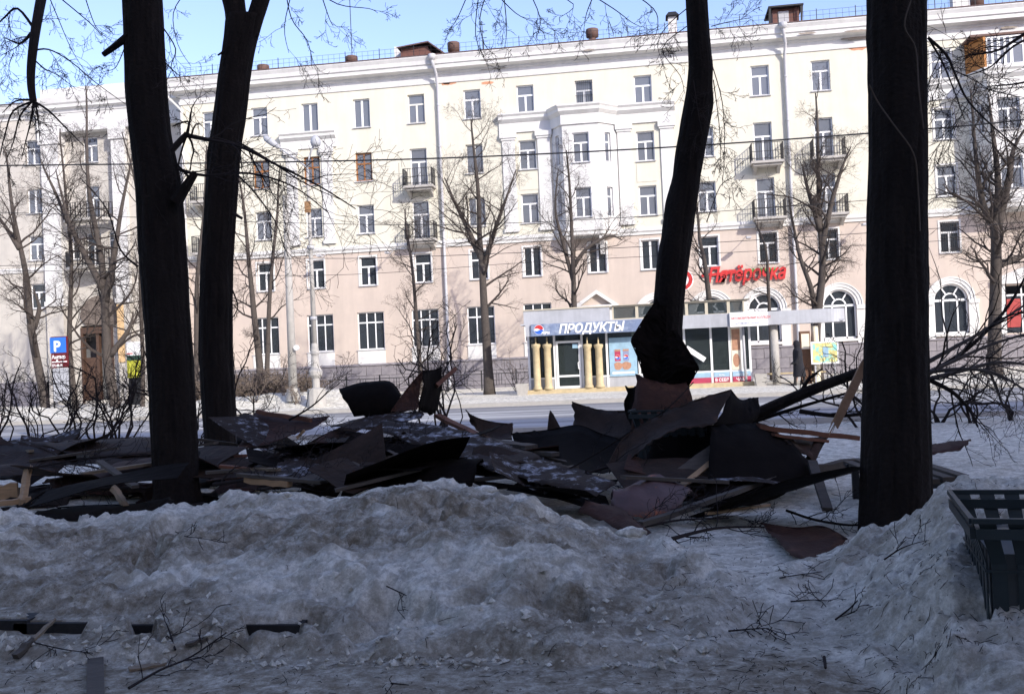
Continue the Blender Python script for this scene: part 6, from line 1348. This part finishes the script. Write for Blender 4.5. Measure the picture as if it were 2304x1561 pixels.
# ------------------------------------------------------------------ slatted litter bins
binm = mat('dark_green_bin_steel', (.012, .020, .022), .5, .2, 4, spec=.4)
def litter_bin(x, y, z, rot, s, label, htot=.72):
    o = thing('slatted_litter_bin', label, 'litter bin', (x, y, z)); o.rotation_euler.z = rot
    w, d = .37*s, .37*s; fl = .05*s; hb = htot-.19
    def face(nm, n, fn):
        for i in range(n):
            u = -1+2*(i+.5)/n; sw = .9/n
            mb = MB(); P_ = []
            for zz, off in ((0,0), (hb,0), (htot, fl)):
                for e in (-sw*.62, sw*.62): P_ += [fn(u+e, off), ]
            sw *= 1.08; vs = [(*fn(u-sw*.62, 0), 0), (*fn(u+sw*.62, 0), 0), (*fn(u-sw*.62, 0), hb), (*fn(u+sw*.62, 0), hb), (*fn(u-sw*.62, fl), htot), (*fn(u+sw*.62, fl), htot)]
            mb.add(vs, [(0,1,3,2),(2,3,5,4)]); q = put('slat', mb.mesh('slat', binm), o, None, False); m_ = q.modifiers.new('thickness', 'SOLIDIFY'); m_.thickness = .006
    face('f', 8, lambda u, off: (u*(w+off), -d-off)); face('b', 8, lambda u, off: (u*(w+off), d+off)); face('l', 8, lambda u, off: (-w-off, u*(d+off))); face('r', 8, lambda u, off: (w+off, u*(d+off)))
    def hoop(zz, off, t):
        a, b = w+off, d+off; c_ = [(-a,-b,zz),(a,-b,zz),(a,b,zz),(-a,b,zz)]; mb = MB()
        for i in range(4): mb.bar(c_[i], c_[(i+1) % 4], t, t)
        put('hoop', mb.mesh('hoop', binm), o, None, False)
    hoop(htot, fl, .022); hoop(htot-.055, fl*.72, .045); hoop(hb-.03, .002, .010); hoop(.05, .004, .02)
    MB_ = MB().box(-w*.95, w*.95, -d*.95, d*.95, .03, htot-.15); put('liner', MB_.mesh('liner', mat('grey_bin_liner', (.05, .055, .055), .7, .2)), o, None, False)
    return o
q = W(2285, 1200, 5.0)
litter_bin(W(2135,1090,5.3).x+.365, 4.78, -.02, R(-10), 1.07, 'dark green slatted litter bin sunk in the snow at the right edge', .68)
q = W(1525, 1060, 10.9); litter_bin(q.x, 10.9, .05, R(-10), 1.0, 'dark slatted litter bin half buried under the wavy roof sheet', .8)
# bench behind the thick trunk
bn = thing('bench', 'weathered slatted bench behind the thick right trunk', 'bench', tuple(W(2120,1080,8.6)-Vector((0,0,.2))))
A0, B0 = W(2168,1074,8.15), W(2010,960,9.9); dd = (B0-A0); dd.z = 0; dd.normalize(); sd0 = Vector((-dd.y, dd.x, 0)); 
for i in range(5):
    off = sd0*(i*.11)+Vector((0,0,-.012*i)); MB().bar(A0+off, B0+off-Vector((0,0,B0.z-A0.z)), .085, .04).build('slat', oldwood, bn)
for f in (.06, .9):
    c_ = A0.lerp(Vector((B0.x, B0.y, A0.z)), f); MB().bar(c_+sd0*-.02+Vector((0,0,-.05)), c_+sd0*.5+Vector((0,0,-.07)), .06, .06).build('crossbar', iron, bn)
    for e in (.04, .42): MB().bar(c_+sd0*e+Vector((0,0,-.10)), c_+sd0*e+Vector((0,0,-.55)), .06, .06).build('leg', iron, bn)
# kerb stones in the bank, coloured black for the shadow in their recesses
kerbm = mat('shadow_black_kerbstone', (.014, .013, .013), .8, .2, 8, .3, 40)
for (ka, kb_, zt, zb), lab in zip(_kb, ('dark kerb stone blackened as a shadow slot in the bank at the left edge', 'long dark kerb stone blackened as a shadow slot in the bank near the left edge', 'short dark kerb stone blackened as a shadow slot in the bank under the hanging stick', 'dark kerb stone blackened as a shadow slot in the bank left of centre')):
    o = thing('kerb_stone', lab, 'kerb stone', ((ka+kb_)/2*KYn, KYn+.08, zb-.12), 'kerb stones peeping out of the snow bank')
    MB().box(ka*KYn-.02, kb_*KYn+.02, KYn-.03, KYn+.14, zb-.12, zt-.004).build('stone', kerbm, o)
# foreground splinters and snow lumps
def ground_stick(label, path, r0, r1, seed, kids, m=twig_dark, L=.2):
    rng = random.Random(seed); g0 = [HIT(p, q) for p, q in path]; pts = []
    for g_ in g0: pts.append(Vector((g_.x, g_.y, hz(g_.x, g_.y)+r0+.005+rng.random()*.012)))
    o = thing('fallen_twig', label, 'twig', tuple(pts[0]), 'sticks lying on the foreground snow'); sp_ = smooth_path(pts, 4); k = len(sp_); mb = MB(); mb.tube(sp_, [r0+(r1-r0)*i/(k-1) for i in range(k)], 6)
    for j in range(kids):
        i = min(int((.2+.8*(j+rng.random())/kids)*(k-1)), k-2); ax = (sp_[i+1]-sp_[i]).normalized(); sd_ = Vector((-ax.y, ax.x, .3))*(1 if rng.random() < .5 else -1)
        c2 = dict(HANG); c2['grav'] = [0,0,0,0]; grow(mb, rng, sp_[i], ax*.8+sd_*.6, L*(.6+.8*rng.random()), r0*.5, 2, c2)
    mb.build('stick', m, o); return o
ground_stick('long bare twig with side shoots in the lower left foreground', [(290,1555),(360,1518),(430,1488),(510,1435)], .007, .003, 1, 8)
ground_stick('upright forked twig standing in the lower left snow', [(395,1478),(385,1440),(375,1410)], .006, .003, 2, 7)
ground_stick('thin twig with side shoot in the left foreground', [(75,1450),(140,1468),(210,1478)], .004, .002, 3, 4)
ground_stick('small twig on the right foreground snow near the gap', [(1780,1358),(1830,1356),(1870,1358)], .004, .002, 4, 5)
ground_stick('knotty dark twig cluster right of the bank end', [(1640,1430),(1690,1425),(1730,1422)], .005, .002, 5, 8)
ground_stick('thin curved twig before the lone flat sheet', [(1755,1310),(1800,1300),(1850,1292)], .004, .002, 6, 4)
ground_stick('thin slanted twig in the right foreground', [(1880,1400),(1910,1378),(1930,1360)], .005, .003, 7, 2)
ground_stick('long twig lying up the right mound', [(1990,1270),(2030,1245),(2070,1225)], .005, .002, 8, 4)
ground_stick('small twig on the bottom edge centre', [(880,1545),(920,1548)], .004, .002, 9, 1)
ground_stick('short dark stick upright near the bottom right', [(1855,1490),(1858,1515)], .008, .006, 10, 0)
ground_stick('twig fork on the middle of the bank face', [(870,1325),(905,1345),(915,1350)], .004, .002, 11, 2)
ground_stick('looping thin twig on the left bank face', [(395,1200),(420,1222),(455,1215)], .004, .002, 12, 4)
def ground_plank(label, a, b, w, t, m, split=True, seed=0):
    a, b = HIT(*a), HIT(*b); a.z, b.z = hz(a.x, a.y)+t*.6, hz(b.x, b.y)+t*.6; rng = random.Random(seed)
    o = thing('wood_splinter', label, 'splinter', tuple(a), 'pale wood splinters on the foreground snow'); d = (b-a).normalized(); s_ = d.cross(Vector((0,0,1))).normalized(); u = s_.cross(d); vs = []; n = 6
    for i in range(n):
        f = i/(n-1); ww = w if not split else w*(.35+.65*math.sin(math.pi*min(1, f*.8+.2)))*(.85+.3*rng.random()); p = a.lerp(b, f)+u*rng.gauss(0, t*.15)
        for q, r in ((-1,-1),(1,-1),(1,1),(-1,1)): vs.append(p+s_*q*ww/2+u*r*t/2)
    MB().add(vs, [(3,2,1,0), tuple(range(4*n-4,4*n))]+[(4*i+j, 4*i+(j+1) % 4, 4*i+4+(j+1) % 4, 4*i+4+j) for i in range(n-1) for j in range(4)]).build('wood', m, o)
ground_plank('dark barked splinter with a pale tip at the lower left', (35,1490), (75,1445), .045, .03, oldwood)
ground_plank('pale split wood chip at the lower left', (70,1448), (125,1405), .025, .015, splitwood)
ground_plank('wide pale bark slab lying in the lower left foreground', (290,1512), (375,1495), .07, .012, splitwood)
ground_plank('curved dark bark strip above the pale slab', (420,1462), (468,1446), .05, .015, oldwood)
ground_plank('short grey board flat on the path at the bottom left', (215,1575), (215,1488), .075, .012, oldwood, False)
# countless twig litter on the snow
rl = np.random.RandomState(5); mb = MB(); N = 1300
for i in range(N):
    if i < 800: px, py = rl.uniform(1480,2304), rl.uniform(1110,1561)
    elif i < 1150: px, py = rl.uniform(0,2304), rl.uniform(1440,1561)
    else: px, py = rl.uniform(-50,2304), rl.uniform(1180,1480)
    g_ = G(px, py, .08 if i < 1150 else .2); a = rl.uniform(0, 6.28); L = min(.22, rl.exponential(.026))+.004; d = Vector((math.cos(a), math.sin(a), 0))*L/2
    if g_.y > 16: continue
    p0_, p1_ = g_-d, g_+d; p0_.z, p1_.z = hz(p0_.x, p0_.y)+.004, hz(p1_.x, p1_.y)+.004+abs(rl.normal(0,.006)); m_ = (p0_+p1_)/2+Vector((rl.normal(0,L*.12), rl.normal(0,L*.12), .004))
    mb.tube([p0_, m_, p1_], [.0014, .0018, .001], 3, False)
tag(mb.build('twig_litter', twig_dark), 'scattered tiny twigs and bark crumbs over the foreground snow', 'twigs', kind='stuff')
# crusted snow lumps on the bank crest and toe
sl = random.Random(4)
def lump(px, py, Y, r, label):
    c = W(px, py, Y); zz = hz(c.x, c.y); bm = bmesh.new(); bmesh.ops.create_icosphere(bm, subdivisions=3, radius=r)
    for v in bm.verts:
        n_ = v.co.normalized(); v.co *= 1+.45*float(fbm(np.array([n_.x*1.3+r*90]), np.array([n_.y*1.3+n_.z]), 1.6, 3, int(r*999))[0]); v.co.z *= .55; v.co.x *= 1.35
    me = bpy.data.meshes.new('snow_lump'); bm.to_mesh(me); bm.free(); me.polygons.foreach_set('use_smooth', [True]*len(me.polygons)); me.materials.append(snow_near)
    o = put('snow_lump', me, None, (c.x, c.y, zz+r*.12)); tag(o, label, 'snow lump', 'crusted snow lumps on the bank')
for a in ((770,1112,7.6,.085,'white snow lump on the bank crest left of centre'), (1090,1100,7.5,.09,'large white snow lump on the highest part of the bank crest'), (1320,1180,7.0,.07,'white snow lump where the bank crest starts to drop'), (1420,1225,6.6,.07,'white snow lump near the right end of the crest'), (640,1130,7.5,.05,'small snow lump on the left crest'), (900,1110,7.55,.05,'small snow lump on the middle crest')): lump(*a)
mb = MB()
for i in range(420):
    px = sl.uniform(0, 1620); Y = 4.55+abs(sl.gauss(0, .35)); c = W(px, 1450, Y); r = abs(sl.gauss(0, .012))+.006; zz = hz(c.x, c.y)+r*.2
    k = [Vector((sl.gauss(0,1), sl.gauss(0,1), sl.gauss(0,1))).normalized()*r*(.6+.7*sl.random()) for _ in range(2)]
    q_ = [Vector((s_*r*(.6+.6*sl.random()) if a_ == 0 else sl.gauss(0,r*.25), s_*r*(.6+.6*sl.random()) if a_ == 1 else sl.gauss(0,r*.25), s_*r*(.5+.6*sl.random()) if a_ == 2 else sl.gauss(0,r*.25))) for a_ in range(3) for s_ in (-1, 1)]
    mb.add([Vector((c.x, c.y, zz))+v for v in q_], [(0,2,4),(2,1,4),(1,3,4),(3,0,4),(2,0,5),(1,2,5),(3,1,5),(0,3,5)])
tag(mb.build('snow_crumbs', snow_near), 'small crumbs of crusted snow along the toe of the bank', 'snow', kind='stuff')
